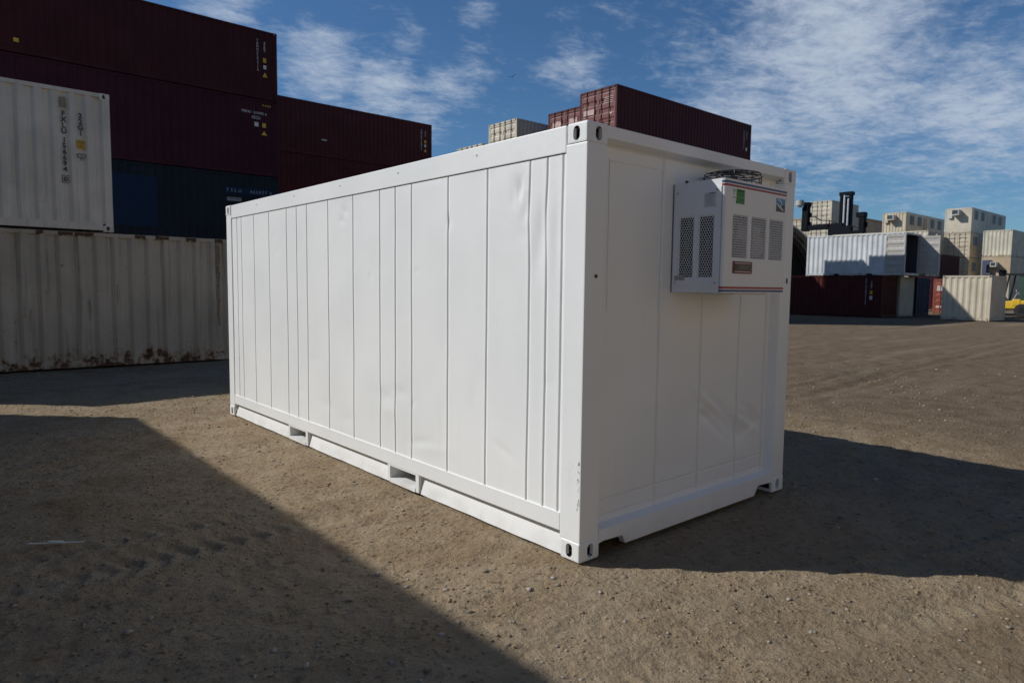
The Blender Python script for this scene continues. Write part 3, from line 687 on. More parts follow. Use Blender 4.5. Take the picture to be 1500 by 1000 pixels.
def container(name, label, loc, L=L40, H=H8, rz=0, mat=MAROON, doors=True, doormat=None, side='corr', front='doors', pitch=.28, group=None, rodmat=None, rear=True, depth=.036, open_=None, cat='shipping container', endpitch=.26):
    r = thing(name, label, cat, loc, rz, group); Wd = W8
    link('frame', cached(('f', L, H), lambda: m_frame(L, H)), mat, r)
    if side == 'corr':
        me = cached(('s', L, H, pitch, depth), lambda: corr(L-.24, .15, H-.06, pitch, depth, lambda u, z, d: (u+.12, .014+d, z), 'side_wall'))
    else:
        def fl():
            b = MB(); b.box(.12, L-.12, .014, .05, .15, H-.06); return b.mesh('side_wall')
        me = cached(('sf', L, H), fl)
    link('side_wall', me, mat, r); link('side_wall', me, mat, r, (0, Wd, 0), scale=(1, -1, 1))
    def end():
        return corr(Wd-.19, .15, H-.09, endpitch, .036, lambda u, z, d: (L-.016-d, u+.095, z), 'end_wall')
    em = cached(('e', L, H, endpitch), end)
    if rear: link('end_wall', em, mat, r)
    if front == 'end': link('end_wall', em, mat, r, (L, 0, 0), scale=(-1, 1, 1))
    elif front == 'flat':
        def ff():
            b = MB(); b.box(.016, .05, .095, Wd-.095, .15, H-.09); return b.mesh('end_wall')
        link('end_wall', cached(('ff', L, H), ff), mat, r)
    elif front in ('doors', 'open'):
        if front == 'open':
            b = MB(); b.box(.1, L-.1, .075, .09, .17, H-.08); b.box(.1, L-.1, Wd-.09, Wd-.075, .17, H-.08); b.box(L-.12, L-.1, .09, Wd-.09, .17, H-.08); b.box(.1, L-.12, .09, Wd-.09, H-.08, H-.06)
            link('shade_sheets', b.mesh('shade_sheets'), flat('interior_shade', (.045, .05, .062), .7), r)  # added dark sheets stand in for the shade inside the open container
        dm = cached(('d', H), lambda: m_door(H, 0)); rm = cached(('r', H), lambda: m_rod(H)); hm = cached('h', m_handle)
        for s in (0, 1):
            sc_ = (1, 1-2*s, 1); y = .105+s*(Wd-.21); rot = 0
            if front == 'open': rot = open_[s]; y = y+.075*s
            d = link('door', dm, doormat or mat, r, (.018, y, 0), (0, 0, rot), sc_)
            w = Wd/2-.105
            for yy in (w*.34, w*.80):
                rd = link('lock_rod', rm, rodmat or doormat or mat, d, (-.022, yy, 0))
            link('handle', hm, rodmat or STEEL, d, (-.03, w*.34, 1.15))
    def rf():
        b = MB(); b.box(.10, L-.10, .06, Wd-.06, H-.045, H-.028)
        for i in range(int(L/.5)): b.box(.2+i*.5, .42+i*.5, .12, Wd-.12, H-.03, H-.012)
        return b.mesh('roof')
    link('roof', cached(('rf', L, H), rf), mat, r)
    def fl2():
        b = MB(); b.box(.10, L-.10, .07, Wd-.07, .13, .165); return b.mesh('floor')
    link('floor', cached(('fl', L, H), fl2), DARKIN, r)
    castings(r, L, Wd, H, mat)
    return r
def face_neg_y(o): o.rotation_euler = (R(90), 0, 0); return o
def text_on(root, txt, x, z, size, mat=WTXT, y=-.003, vertical=False, name='lettering', face='-y', **kw):
    body = '\n'.join(txt) if vertical else txt
    me = text_mesh(body, size, space_line=kw.pop('sl', .86 if vertical else 1.0), **kw)
    rot = {'-y': (R(90), 0, 0), '+y': (R(90), 0, R(180)), '-x': (R(90), 0, R(-90))}[face]
    loc = (x, y, z) if face != '-x' else (y, x, z)
    return link(name, me, mat, root, loc, rot)
def decal(root, x0, x1, z0, z1, mat, shape='rect', y=-.002, name='decal', face='-y', yw=W8):
    b = MB()
    poly = [(x0, z0), (x1, z0), (x1, z1), (x0, z1)] if shape == 'rect' else [(x0, z0), (x1, z0), ((x0+x1)/2, z1)]
    if face == '-y': b.prism(poly, 'y', y, y+.014)
    else: b.prism(poly, 'y', yw-.012, yw+.002)
    return link(name, b.mesh(name), mat, root)

# ---- left foreground: cream pair
c1 = container('shipping_container', 'dirty rust-stained cream container on the ground under the one lettered in black', (-6.1, 12.42, -.01), L40, H8, 0, CREAMR, pitch=.30, depth=.048)
for xx in (5.6, 4.9, 5.3, 6.55, 6.95, 7.5, 8.05, 3.2):
    random.seed(int(xx*10)); b = MB(); n = 9; w = random.uniform(.05, .16); xs = np.linspace(xx-w, xx+w, n)
    up = [(x, 2.585-random.uniform(.0, .012)) for x in xs]; dn = [(x, 2.53-random.uniform(0, .035)) for x in xs][::-1]
    b.prism(up+dn, 'y', .003, .0062); link('rust_patch', b.mesh('rust_patch'), flat('dark_rust', (.10, .05, .028), .8, var=.5, scale=40), c1)
c2 = container('shipping_container', 'grey-cream container with black vertical lettering, stacked on the rust-stained one', (-6.07, 12.385, 2.596), L20, H8, 0, CREAMD, pitch=.262, depth=.044)
tx = -.765+6.07; tz = lambda z: z-2.596
random.seed(5)
for (x, w, z0, z1) in ((1.925, .05, .75, 2.46), (.02, .012, 1.2, 1.6), (-.45, .012, .9, 1.3)):
    b = MB(); n = 14; zs = np.linspace(z1, z0, n); xs = [x+.006*math.sin(k*1.7+x*9) for k in range(n)]; ws = [w*(1-.6*k/n)*random.uniform(.6, 1) for k in range(n)]
    lf = [(xs[k]-ws[k], zs[k]) for k in range(n)]; rt = [(xs[k]+ws[k], zs[k]) for k in range(n)][::-1]
    b.prism([(p+6.1, q+.01) for p, q in lf+rt], 'y', .0112, .0135); link('rust_run', b.mesh('rust_run'), RUN, c1)
text_on(c2, 'FXLU', tx, tz(4.775), .128, INK, vertical=True, y=.008, sl=.83, font_x=.95, offset=.004); text_on(c2, '156694', tx, tz(4.30), .128, INK, vertical=True, y=.008, sl=.83, font_x=.95, offset=.004); text_on(c2, '0', tx, tz(3.585), .125, INK, vertical=True, y=.008, offset=.004)
b = MB()
for (x0, x1, z0, z1) in ((-.055, .055, .128, .136), (-.055, .055, -.006, .002), (-.055, -.047, .002, .128), (.047, .055, .002, .128)): b.box(tx+x0, tx+x1, .006, .016, tz(3.465)+z0, tz(3.465)+z1)
link('check_digit_box', b.mesh('check_digit_box'), INK, c2)
tx2 = -.50+6.07
text_on(c2, '22G1', tx2, tz(4.775), .128, INK, vertical=True, y=.008, sl=.83, font_x=.95, offset=.004)
decal(c2, tx2-.065, tx2+.065, tz(4.115), tz(4.27), YEL, y=.008)
text_on(c2, 'CM\nFE', tx2, tz(4.255), .066, INK, y=.006, sl=1.0)
b = MB()
for (x0, x1, z0, z1) in ((-.065, .065, .11, .12), (-.065, .065, .045, .053), (-.065, -.057, .053, .11), (.057, .065, .053, .11), (0, .008, .053, .11)): b.box(tx2+x0, tx2+x1, .006, .016, tz(3.9)+z0, tz(3.9)+z1)
link('class_mark', b.mesh('class_mark'), INK, c2); text_on(c2, '70', tx2, tz(3.945), .065, INK, y=.006)
decal(c2, tx-.045, tx+.045, tz(4.82), tz(5.01), flat('vent_tan', (.25, .22, .15), .6), y=.0, name='vent')
# ---- dark stack behind them
D1 = container('shipping_container', 'dark brown container at the foot of the dark stack, hidden behind the cream pair', (-4.19, 24.0, 0), L40, H9, 0, BROWN)
D2 = container('shipping_container', 'dark navy container with blue repainted patches, between the purple container and the cream ones', (-4.19, 24.0, 2.90), L40, H9, 0, NAVY)
D3 = container('shipping_container', 'purple maroon container with white code and yellow triangle, directly above the navy one', (-4.19, 24.0, 5.80), L40, H9, 0, PURPLE)
D4 = container('shipping_container', 'brown maroon container on top of the tallest stack at left', (-4.19, 24.0, 8.70), L40, H8, 0, BROWN)
ox = 4.19
text_on(D4, 'TGHU6203714', 7.24+ox, 10.94-8.70, .13, WTXT, vertical=True, sl=.84, y=.004); text_on(D4, '45G1', 7.51+ox, 10.90-8.70, .14, WTXT, vertical=True, sl=.72, y=.004)
decal(D4, 7.45+ox, 7.57+ox, 10.10-8.7, 10.27-8.7, YEL, y=.003); decal(D4, 7.46+ox, 7.57+ox, 9.86-8.7, 10.0-8.7, WTXT, y=.003); decal(D4, 7.42+ox, 7.61+ox, 9.56-8.7, 9.74-8.7, YEL, 'tri', y=.003)
b = MB()
for (x, z, w, h) in ((-.68, 9.98, .07, .045),): pass
D4d = decal(D4, -.36+ox, -.22+ox, 9.05-8.7, 9.17-8.7, YEL, y=.003)
text_on(D3, 'MEMU', 6.78+ox, 8.23-5.8, .135, WTXT, y=.004); text_on(D3, '510492 6', 7.30+ox, 8.23-5.8, .135, WTXT, y=.004); text_on(D3, '45G1', 7.15+ox, 8.06-5.8, .16, WTXT, y=.004)
decal(D3, 7.08+ox, 7.23+ox, 7.66-5.8, 7.82-5.8, WTXT, y=.003); decal(D3, 7.38+ox, 7.52+ox, 7.65-5.8, 7.82-5.8, YEL, y=.003); decal(D3, 7.34+ox, 7.56+ox, 7.36-5.8, 7.53-5.8, YEL, 'tri', y=.003)
for k in range(4): decal(D3, 7.40+ox+k*.09, 7.445+ox+k*.09, 8.46-5.8, 8.51-5.8, YEL, y=-.006)
decal(D2, 5.9+ox, 7.86+ox, 5.02-2.9, 5.30-2.9, NAVYB, y=.002, name='repaint_patch'); decal(D2, 1.7+ox, 3.6+ox, 3.6-2.9, 5.36-2.9, NAVYB, y=.002, name='repaint_patch')
text_on(D2, 'TSLU', 6.25+ox, 5.235-2.9, .17, flat('dim_white', (.30, .34, .38), .6), y=-.001, space_char=1.7); text_on(D2, '465077 6', 7.28+ox, 5.235-2.9, .17, flat('dim_white', (.3, .34, .38), .6), y=-.001, space_char=1.35)
decal(D2, 6.0+ox, 6.53+ox, 4.76-2.9, 4.89-2.9, flat('dim_plate', (.26, .27, .28), .6), y=.002); text_on(D2, 'CAPTION', 6.265+ox, 4.88-2.9, .10, INK, y=.0)
# ---- second dark stack to its right, further back
EL_ = ['maroon container at the foot of the further dark stack, hidden behind the white container', 'maroon container low in the further dark stack, just peeping over the white container',
       'maroon container right under the top one of the further dark stack', 'maroon container on top of the further dark stack, between the tallest stack and open sky']
Es = [container('shipping_container', EL_[i], (9.41, 33.4, i*2.898), L40, H9, 0, MAROON if i != 1 else BROWN) for i in range(4)]
ex = -9.41; ez = -3*2.898
text_on(Es[3], 'CAXU918840', 20.84+ex, 11.22+ez, .16, WTXT, vertical=True, sl=.78, y=.004); text_on(Es[3], '45G1', 21.12+ex, 11.17+ez, .14, WTXT, vertical=True, sl=.72, y=.004)
decal(Es[3], 21.06+ex, 21.19+ex, 10.40+ez, 10.58+ez, YEL, y=.003); decal(Es[3], 21.06+ex, 21.19+ex, 10.17+ez, 10.32+ez, WTXT, y=.003); decal(Es[3], 21.03+ex, 21.24+ex, 9.88+ez, 10.07+ez, YEL, 'tri', y=.003)
decal(Es[3], 14.3+ex, 14.6+ex, 9.6+ez, 9.66+ez, WTXT, y=.003)

# ---- stacks beyond the roof of the white container
zt = [0, 2.845, 5.69, 8.535]
M = []
for i in range(4):
    lab = ['maroon container at the foot of the tall maroon stack, hidden behind the white container', 'maroon container second from the ground in the tall maroon stack, hidden from view', 'maroon container third from the ground in the tall maroon stack, hidden from view',
           'maroon container with sunlit doors and long shaded side, rising highest over the white container'][i]
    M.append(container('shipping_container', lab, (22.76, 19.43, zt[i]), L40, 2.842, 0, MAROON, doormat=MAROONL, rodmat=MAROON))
mt = M[3]; text_on(mt, 'TCKU3052', 34.17-22.76, 10.94-zt[3], .17, WTXT, vertical=True, sl=.76, y=.004, ); text_on(mt, '45G1', 34.47-22.76, 10.95-zt[3], .15, WTXT, vertical=True, sl=.8, y=.004)
decal(mt, 34.4-22.76, 34.53-22.76, 9.8-zt[3], 10.0-zt[3], WTXT, y=.003)
pink = flat('faded_pink_lettering', (.50, .33, .30), .6, var=.3)
def door_marks(root, marks, mat, yel=None):
    mks = []
    for (y0, y1, z0, z1) in marks:
        b = MB(); b.box(.011, .022, y0, y1, z0, z1); mks.append(b.mesh('door_marking'))
    [link('door_marking', mk, mat, root) for mk in mks]
rows = []
for k in range(4): rows += [(.22, .80, 2.32-k*.085, 2.355-k*.085)]
rows += [(1.45, 2.2, 1.66, 1.92), (1.6, 2.1, 1.2, 1.3), (1.5, 2.2, .5, .7), (.3, .45, 1.5, 1.6)]
door_marks(mt, rows, pink); b = MB(); b.box(.010, .022, .2, .62, .36, .68); link('door_marking', b.mesh('yellow_notice'), YEL, mt)
N = []
for i in range(4):
    lab = ['maroon container at the foot of the slightly lower maroon stack, hidden behind the white container', 'maroon container second from the ground in the slightly lower maroon stack, hidden from view', 'maroon container third from the ground in the slightly lower maroon stack, hidden from view',
           'maroon container topping the slightly lower stack, faded doors, left of the tall maroon one'][i]
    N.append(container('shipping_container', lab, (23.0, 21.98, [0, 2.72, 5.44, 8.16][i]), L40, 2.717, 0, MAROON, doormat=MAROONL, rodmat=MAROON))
door_marks(N[3], [(.3, .9, 1.95, 2.2), (1.4, 2.1, 1.9, 2.2)], pink)
K = []
for i in range(4):
    lab = ['cream container at the foot of the cream stack beyond the roof, hidden', 'cream container second from the ground of the cream stack beyond the roof, hidden from view', 'cream container third from the ground of the cream stack beyond the roof, hidden from view',
           'pale cream container with sunlit doors, beyond the roof left of the maroon stacks'][i]
    K.append(container('shipping_container', lab, (22.1, 25.95, [0, 2.703, 5.406, 8.109][i]), L40, 2.70, 0, CREAM2, rodmat=flat('dark_rod', (.12, .11, .10), .6)))
for i in range(4):
    lab = ['cream container at the foot of the lower cream stack beyond the roof, hidden from view', 'cream container second from the ground of the lower cream stack, hidden from view', 'cream container third from the ground of the lower cream stack, hidden from view',
           'cream container whose top edge barely shows over the white roof, lowest one there'][i]
    container('shipping_container', lab, (21.74, 28.5, [0, 2.447, 4.894, 7.341][i]), L20, 2.444, 0, CREAM2, rodmat=flat('dark_rod', (.12, .11, .10), .6))

# ---- right background, first row
r1 = container('shipping_container', 'dark maroon container lying lengthwise in shade under the pale grey one', (42+W8, 14.3, 0), L40, H8, R(90), MAROON, front='end', endpitch=.18)
def on_r1(y): return y-14.3
text_on(r1, 'TRLU2836150', on_r1(15.26), 2.46, .19, flat('lilac_lettering', (.42, .38, .46), .6), vertical=True, sl=.80, y=W8+.004, face='+y'); text_on(r1, '22G1', on_r1(14.94), 2.28, .17, WTXT, vertical=True, sl=.7, y=W8+.004, face='+y')
for (z0, z1, mm) in ((1.44, 1.66, YEL), (1.1, 1.34, WTXT)): decal(r1, on_r1(14.86), on_r1(15.02), z0, z1, mm, face='+y')
container('shipping_container', 'plain cream container end in shade, between the maroon and the blue one on the ground', (44.72+W8, 14.25, 0), L40, H8, R(90), CREAM, front='flat')
container('shipping_container', 'dark blue container with lock rods on its shaded doors, right of the cream end', (47.5+W8, 14.2, 0), L40, H8, R(90), BLUEC, rodmat=flat('blue_rod', (.03, .06, .11), .5))
r2 = container('shipping_container', 'pale grey container with a ribbed door folded back, on top of the maroon one', (42.0+W8, 13.1, 2.60), L20, H8, R(90), SILVER, front='open', open_=(R(93), R(91)), pitch=.30, doormat=flat('door_grey', (.42, .40, .37), .55))
b = MB(); b.prism([(on_r1(17.4)+1.2, 2.70), (on_r1(16.95)+1.2, 2.70), (on_r1(17.08)+1.2, 2.58), (on_r1(17.28)+1.2, 2.58)], 'y', W8-.02, W8+.14)
container('shipping_container', 'ivory container with a rusty roof edge showing just above the pale grey one', (45.3+W8, 13.0, 2.60), L20, H9, R(90), IVORY, front='doors', doormat=CREAM, rodmat=STEEL)
container('shipping_container', 'small cream container crossed by a diagonal shadow, alone on the ground at right', (42.5, 8.74, 0), L10, H8, 0, CREAM2, front='end', pitch=.28, endpitch=.335)
s6 = COL.objects[-1]
rr = container('shipping_container', 'red container with worn sunlit doors, in the gap left of the small cream one', (54.5, 13.0, 0), L20, H8, 0, REDC, rodmat=REDC)
door_marks(rr, [(1.5, 2.2, 1.7, 2.1), (1.5, 2.2, .45, .6)], flat('worn_white', (.50, .42, .40), .7))
mm = container('shipping_container', 'dark maroon container stacked behind, above the red doors and beside the cream doors', (69.5, 19.9, 2.60), L20, H8, 0, PURPLE, front='end', endpitch=.3)
container('shipping_container', 'maroon container holding up the dark maroon one, hidden behind the red doors', (69.5, 19.9, 0), L20, H8, 0, PURPLE, front='end', endpitch=.3)

# ---- office containers far behind
def window_on(root, x0, x1, z0, z1, y=.014):
    b = MB(); b.plate([x0-.05, x1+.05], [z0-.05, z1+.05], [(x0, x1, z0, z1)], lambda u, w, d: (u, y-.03+d, w), .034)
    f = link('window', b.mesh('window'), FRAMEG, root)
    b = MB(); xm = x0+(x1-x0)*.5; b.box(x0, xm, y-.012, y-.004, z0, z1); link('pane', b.mesh('pane'), GLASS, f)
    b = MB(); b.box(xm, x1, y-.016, y-.004, z0, z1); link('pane', b.mesh('pane'), flat('painted_reflection', (.10, .12, .14), .5, spec=.3), f)  # paler base colour on this pane stands in for a reflection
def wall_ac(root, y0, y1, z0, z1, depth=.45):
    b = MB(); b.plate([y0, y1], [z0, z1], [(y0+.06, y1-.06, z0+.08, z1-.06)], lambda u, w, d: (-depth+d, u, w), .03); b.box(-depth+.03, .02, y0, y1, z0, z0+.02); b.box(-depth+.03, .02, y0, y1, z1-.02, z1); b.box(-depth+.03, .02, y0, y0+.02, z0+.02, z1-.02); b.box(-depth+.03, .02, y1-.02, y1, z0+.02, z1-.02)
    a = link('air_conditioner', b.mesh('air_conditioner'), flat('ac_casing', (.55, .55, .53), .5), root)
    b = MB(); b.box(-depth+.05, -depth+.06, y0+.05, y1-.05, z0+.06, z1-.05)
    for k in range(6): b.box(-depth+.02, -depth+.04, y0+.06, y1-.06, z0+.12+k*.07, z0+.135+k*.07)
    link('grille', b.mesh('grille'), flat('ac_grille', (.09, .10, .11), .5), a)
def meter(root, y0, y1, z0, z1, mat):
    b = MB(); b.box(-.18, .02, y0, y1, z0, z1); link('meter_box', bevel(b.mesh('meter_box'), .02, 1), mat, root)
o3 = container('office_container', 'cream office container with ribbed front, air conditioner and shaded windows, left of the grey-white office', (79.4, 26.4, 7.77), L40, H8, 0, CREAM, side='flat', front='end', endpitch=.30, cat='site office')
wall_ac(o3, 27.46-26.4, 28.16-26.4, 9.5-7.77, 10.07-7.77, .7); meter(o3, 28.2-26.4, 28.55-26.4, 9.2-7.77, 9.6-7.77, CREAM)
for x in (80.6, 82.9, 87.0, 89.4): window_on(o3, x-79.4, x+1.1-79.4, 1.3, 2.25)
b = MB(); b.box(5.3, 6.3, -.012, .014, .2, 2.25); dd = link('door', b.mesh('office_door'), TAN, o3); b = MB(); b.box(6.12, 6.2, -.03, -.012, 1.1, 1.2); link('handle', b.mesh('handle'), BLACK, dd)
o4 = container('office_container', 'grey-white office container with air conditioner and shaded windows, topmost at far right', (79.5, 20.2, 7.77), L40, H8, 0, CREAM2, side='flat', front='flat', cat='site office')
wall_ac(o4, 21.2-20.2, 21.85-20.2, 9.6-7.77, 10.17-7.77, .75); meter(o4, 21.93-20.2, 22.28-20.2, 9.3-7.77, 9.68-7.77, flat('meter_grey', (.42, .50, .52), .5))
for x in (80.5, 82.7, 86.8, 89.0): window_on(o4, x-79.5, x+.95-79.5, 1.45, 2.3)
b = MB(); b.box(5.2, 6.1, -.012, .014, .2, 2.2); dd = link('door', b.mesh('office_door'), CREAM2, o4); b = MB(); b.box(5.9, 5.98, -.03, -.012, 1.1, 1.2); link('handle', b.mesh('handle'), BLACK, dd)
DROD = flat('cream_rod_dark', (.22, .20, .16), .6)
for i, lab in enumerate(['cream container at the foot of the grey-white office stack, hidden behind the small cream one', 'cream doored container second below the grey-white office, half hidden by the small cream one', 'cream doored container with faint lettering directly under the grey-white office']):
    cc = container('shipping_container', lab, (79.5, 20.2, i*2.59), L40, H8, 0, CREAM, rodmat=DROD)
    if i == 2: door_marks(cc, [(1.5, 2.3, 2.02, 2.12), (.4, 1.0, 2.1, 2.14)], flat('faint_lettering', (.26, .26, .25), .6)); window_on(cc, 1.1, 2.2, 1.4, 2.2)
    if i == 1: window_on(cc, 1.1, 2.2, 1.3, 2.1)
container('shipping_container', 'short cream container with plain sunlit end, right of the open pale grey one', (76.2, 22.7, 5.18), L10, H8, 0, CREAM, front='flat')
container('shipping_container', 'short cream container under the plain sunlit one, hidden behind the maroon ones', (76.2, 22.7, 2.59), L10, H8, 0, CREAM, front='flat')
container('shipping_container', 'short cream container at the foot of its stack, hidden behind the red doors', (76.2, 22.7, 0), L10, H8, 0, CREAM, front='flat')
for i, lab in enumerate(['tan container at the foot of the ribbed office stack, hidden from view', 'tan container second from the ground under the ribbed office, hidden from view', 'tan container directly under the ribbed office, hidden by the pale grey one']):
    container('shipping_container', lab, (79.4, 26.4, i*2.59), L40, H8, 0, TAN, front='end')
container('shipping_container', 'ivory container with ribbed end at the right edge, above the tan one', (77.8, 16.2, 5.18), L20, H8, 0, IVORY, front='end', endpitch=.31)
t5 = container('office_container', 'tan office container with dark duct on its end, under the ivory ribbed one', (77.8, 16.2, 2.59), L20, H8, 0, paint('light_tan_paint', (.46, .355, .235), streak=.12), side='flat', front='flat', cat='site office')
wall_ac(t5, 17.2-16.2, 17.7-16.2, 4.15-2.59, 4.62-2.59, .8)
b = MB(); b.box(-.7, .02, 1.55, 2.2, 1.75, 2.25); b.box(-.7, .02, 1.8, 2.2, .75, 1.75); b.box(-.72, .02, 1.45, 1.8, .75, .95); link('duct', bevel(b.mesh('duct'), .05, 2), flat('duct_blue', (.07, .085, .13), .4), t5)
container('shipping_container', 'cream container under the tan office, seen behind the yellow machine', (77.8, 16.2, 0), L20, H8, 0, CREAM, front='end')
for i, lab in enumerate(['cream container at the foot of the stack behind the black mast, hidden from view', 'cream container second from the ground behind the black mast, hidden from view', 'cream container with doors under the top one behind the lifting mast', 'cream container with sunlit doors, topmost behind the black lifting mast']):
    container('shipping_container', lab, (64.2, 27.7, i*2.59), L20, H8, 0, CREAM2, rodmat=DROD)
for i, lab in enumerate(['cream container at the foot of the lowest stack beside the shelter, hidden from view', 'cream container second from the ground beside the shelter, hidden by its roof', 'cream doored container topmost just right of the white container, over the arched shelter']):
    container('shipping_container', lab, (65.0, 30.6, [0, 2.9, 6.75][i] if i < 2 else 5.80), L20, [H9, H9, H9+.0][i], 0, CREAM, rodmat=DROD)

# ---- tan warehouse far back
wh = thing('warehouse', 'plain tan warehouse wall with a flat roof line behind the lifting mast', 'building', (80, 33, 0))
b = MB(); b.box(0, 45, 0, .3, 0, 10.3); b.box(0, .3, .3, 40, 0, 10.3); b.box(44.7, 45, .3, 40, 0, 10.3); b.box(.3, 44.7, 39.7, 40, 0, 10.3)
link('wall', b.mesh('wall'), TAN, wh)
b = MB(); b.box(-.15, 45.15, -.15, 40.15, 10.3, 10.5); link('roof', b.mesh('roof'), flat('roof_tan', (.30, .23, .15), .7), wh)
b = MB(); b.box(18, 22, -.02, .02, .0, 4.5); link('door', b.mesh('rolling_door'), flat('roller_grey', (.3, .3, .29), .5), wh)

# ---- arched fabric shelter
sh = thing('arched_shelter', 'dark arched fabric shelter with steel trusses, half hidden behind the white container', 'shelter', (52.5, 29.6, 0), R(33))
rad, zc = 6.5, 1.9
def arc(r, a0, a1, n): return [(r*math.cos(a), zc+r*math.sin(a)) for a in np.linspace(a0, a1, n)]
b = MB(); oa = arc(rad, R(-16), R(196), 40); ia = arc(rad-.12, R(196), R(-16), 40); b.prism(oa+ia, 'x', 0, 9); link('canopy', b.mesh('canopy'), flat('grey_fabric', (.30, .29, .27), .8), sh)
for x in (.02, 3, 6, 8.9):
    b = MB(); o_ = [(x, y, z) for y, z in arc(rad-.17, R(-16), R(196), 30)]; i_ = [(x, y, z) for y, z in arc(rad-.75, R(-14), R(194), 30)]
    b.tube(o_, .05, 6); b.tube(i_, .045, 6)
    for k in range(0, 29): b.tube([o_[k], i_[k+1]] if k % 2 else [i_[k], o_[k+1]], .025, 5)
    link('truss', b.mesh('truss'), flat('dark_truss', (.07, .07, .07), .5, metal=.5), sh)
b = MB(); b.prism(arc(rad-.13, R(-16), R(196), 40), 'x', 8.9, 9.0); link('end_curtain', b.mesh('end_curtain'), flat('dark_fabric', (.06, .058, .055), .9), sh)

# ---- container handler behind the first row
hx, hy = 57, 23.1
ch = thing('container_handler', 'black lifting mast and spreader of a container handler standing behind the pale grey container', 'container handler', (hx, hy, 0))
b = MB()
for (y0, y1) in ((.40, .60), (-.34, -.16)): b.box(-.2, .25, y0, y1, .9, 9.75)
b.box(-.24, .30, -.42, .66, 9.7, 9.98); b.box(.0, .08, -.22, .44, 1.0, 9.6); b.box(-.1, .2, -.22, .44, 9.0, 9.4); b.box(-.1, .2, -.22, .44, 5, 5.4); b.box(-.15, .2, -.45, .72, .8, 1.4); b.box(-.16, .1, .30, .44, 1, 9.7)
link('mast', b.mesh('mast'), HANDLER, ch)
b = MB(); b.tube([(-.28, .17, 1.2), (-.28, .17, 9.7)], .075, 10); b.tube([(-.28, -.16, 1.2), (-.28, -.16, 9.4)], .07, 10); link('lift_cylinder', b.mesh('lift_cylinder'), CHROME, ch)
b = MB(); b.box(-.75, -.30, -.65, 1.25, 6.35, 7.1); b.box(-.8, -.35, 1.25, 3.2, 6.88, 7.3); b.box(-.8, -.35, -1.7, -.65, 6.35, 6.62); b.box(-.7, -.3, .1, 1.6, 7.0, 7.35)
spd = link('spreader', b.mesh('spreader'), HANDLER, ch)
b = MB(); b.box(-.85, -.30, 3.05, 3.55, 6.8, 8.9); b.hexa([(-.85, 3.02, 8.9), (-.85, 3.45, 8.9), (-.3, 3.45, 8.9), (-.3, 3.02, 8.9), (-.95, 2.95, 9.3), (-.95, 3.5, 9.3), (-.25, 3.5, 9.3), (-.25, 2.95, 9.3)]); b.box(-.6, -.35, 2.9, 3.05, 8.0, 8.4); b.box(-.6, -.35, 2.88, 3.05, 7.2, 7.6)
link('end_arm', b.mesh('end_arm'), HANDLER, spd)
b = MB(); b.box(-.85, -.30, -1.72, -1.32, 6.25, 7.75); b.box(-.9, -.25, -1.75, -1.1, 7.72, 8.12); b.box(-.6, -.35, -1.85, -1.7, 6.9, 7.3); link('end_arm', b.mesh('end_arm'), HANDLER, spd)
b = MB(); b.cyl((-1.0, 3.7, 0), 'z', .34, 9.05, 9.5, 16); b.cyl((-1.0, 3.7, 0), 'z', .2, 8.9, 9.05, 12); b.box(-1.0, -.7, 3.3, 3.6, 9.05, 9.15); link('lamp', b.mesh('lamp'), flat('lamp_beige', (.42, .38, .32), .5), spd)
b = MB(); b.tube([(-.6, 3.1, 8.1), (-.6, 2.5, 8.0), (-.6, 1.9, 7.65), (-.6, 1.2, 7.6), (-.6, .6, 7.4)], .05, 6); b.tube([(-.6, 1.2, 7.65), (-.6, 1.2, 7.2)], .05, 6); b.tube([(-.6, -.3, 7.0), (-.6, -.75, 7.05), (-.6, -1.3, 6.85), (-.6, -1.6, 6.8)], .045, 6); b.tube([(-.6, 3.1, 7.4), (-.6, 2.2, 7.35), (-.6, 1.3, 7.3)], .035, 6)
link('hydraulic_hose', b.mesh('hydraulic_hose'), BLACK, spd)
b = MB(); b.box(.3, 6.5, -1.1, 1.3, .9, 1.9); b.box(3.6, 6.5, -1.1, 1.3, 1.9, 2.5); link('body', bevel(b.mesh('body'), .08, 2), YELM, ch)
b = MB(); b.box(1.6, 3.2, -.5, .9, 1.9, 3.5); cb = link('cab', bevel(b.mesh('cab'), .06, 2), GLASS, ch); b = MB(); b.box(1.55, 3.25, -.55, .95, 3.5, 3.6); link('cab_roof', b.mesh('cab_roof'), HANDLER, cb)
for (x, y) in ((1.0, -1.5), (1.0, 1.25), (5.4, -1.5), (5.4, 1.25)):
    b = MB(); b.cyl((x, 0, .8), 'y', .8, y, y+.5, 24); w_ = link('wheel', bevel(b.mesh('wheel'), .06, 2), RUBBER, ch); b = MB(); b.cyl((x, 0, .8), 'y', .4, y-.02, y+.52, 20); link('rim', b.mesh('rim'), YELM, w_)

# ---- yellow forklift at the right edge
fk = thing('forklift', 'yellow forklift with dark glazed cab at the right edge behind the small cream container', 'forklift', (54, 10.95, 0))
b = MB(); b.hexa([(-.9, -3.4, .55), (-.9, -.1, .55), (.9, -.1, .55), (.9, -3.4, .55), (-.9, -3.4, 1.25), (-.9, -.15, 1.05), (.9, -.15, 1.05), (.9, -3.4, 1.25)]); b.box(-.93, .93, -1.25, -.75, .75, 1.2)
b.box(-.85, .85, -4.1, -3.4, .45, 1.45); link('body', bevel(b.mesh('body'), .06, 2), YELM, fk)
b = MB(); b.box(-.95, .95, -.85, -.1, .46, .56); link('step', b.mesh('step'), BLACK, fk)
b = MB()
for (x, y) in ((-.75, -.5), (-.75, -2.2), (.75, -.5), (.75, -2.2)): b.tube([(x, y+(.25 if y > -1 else 0), 1.1), (x, y, 2.85)], .055, 6)
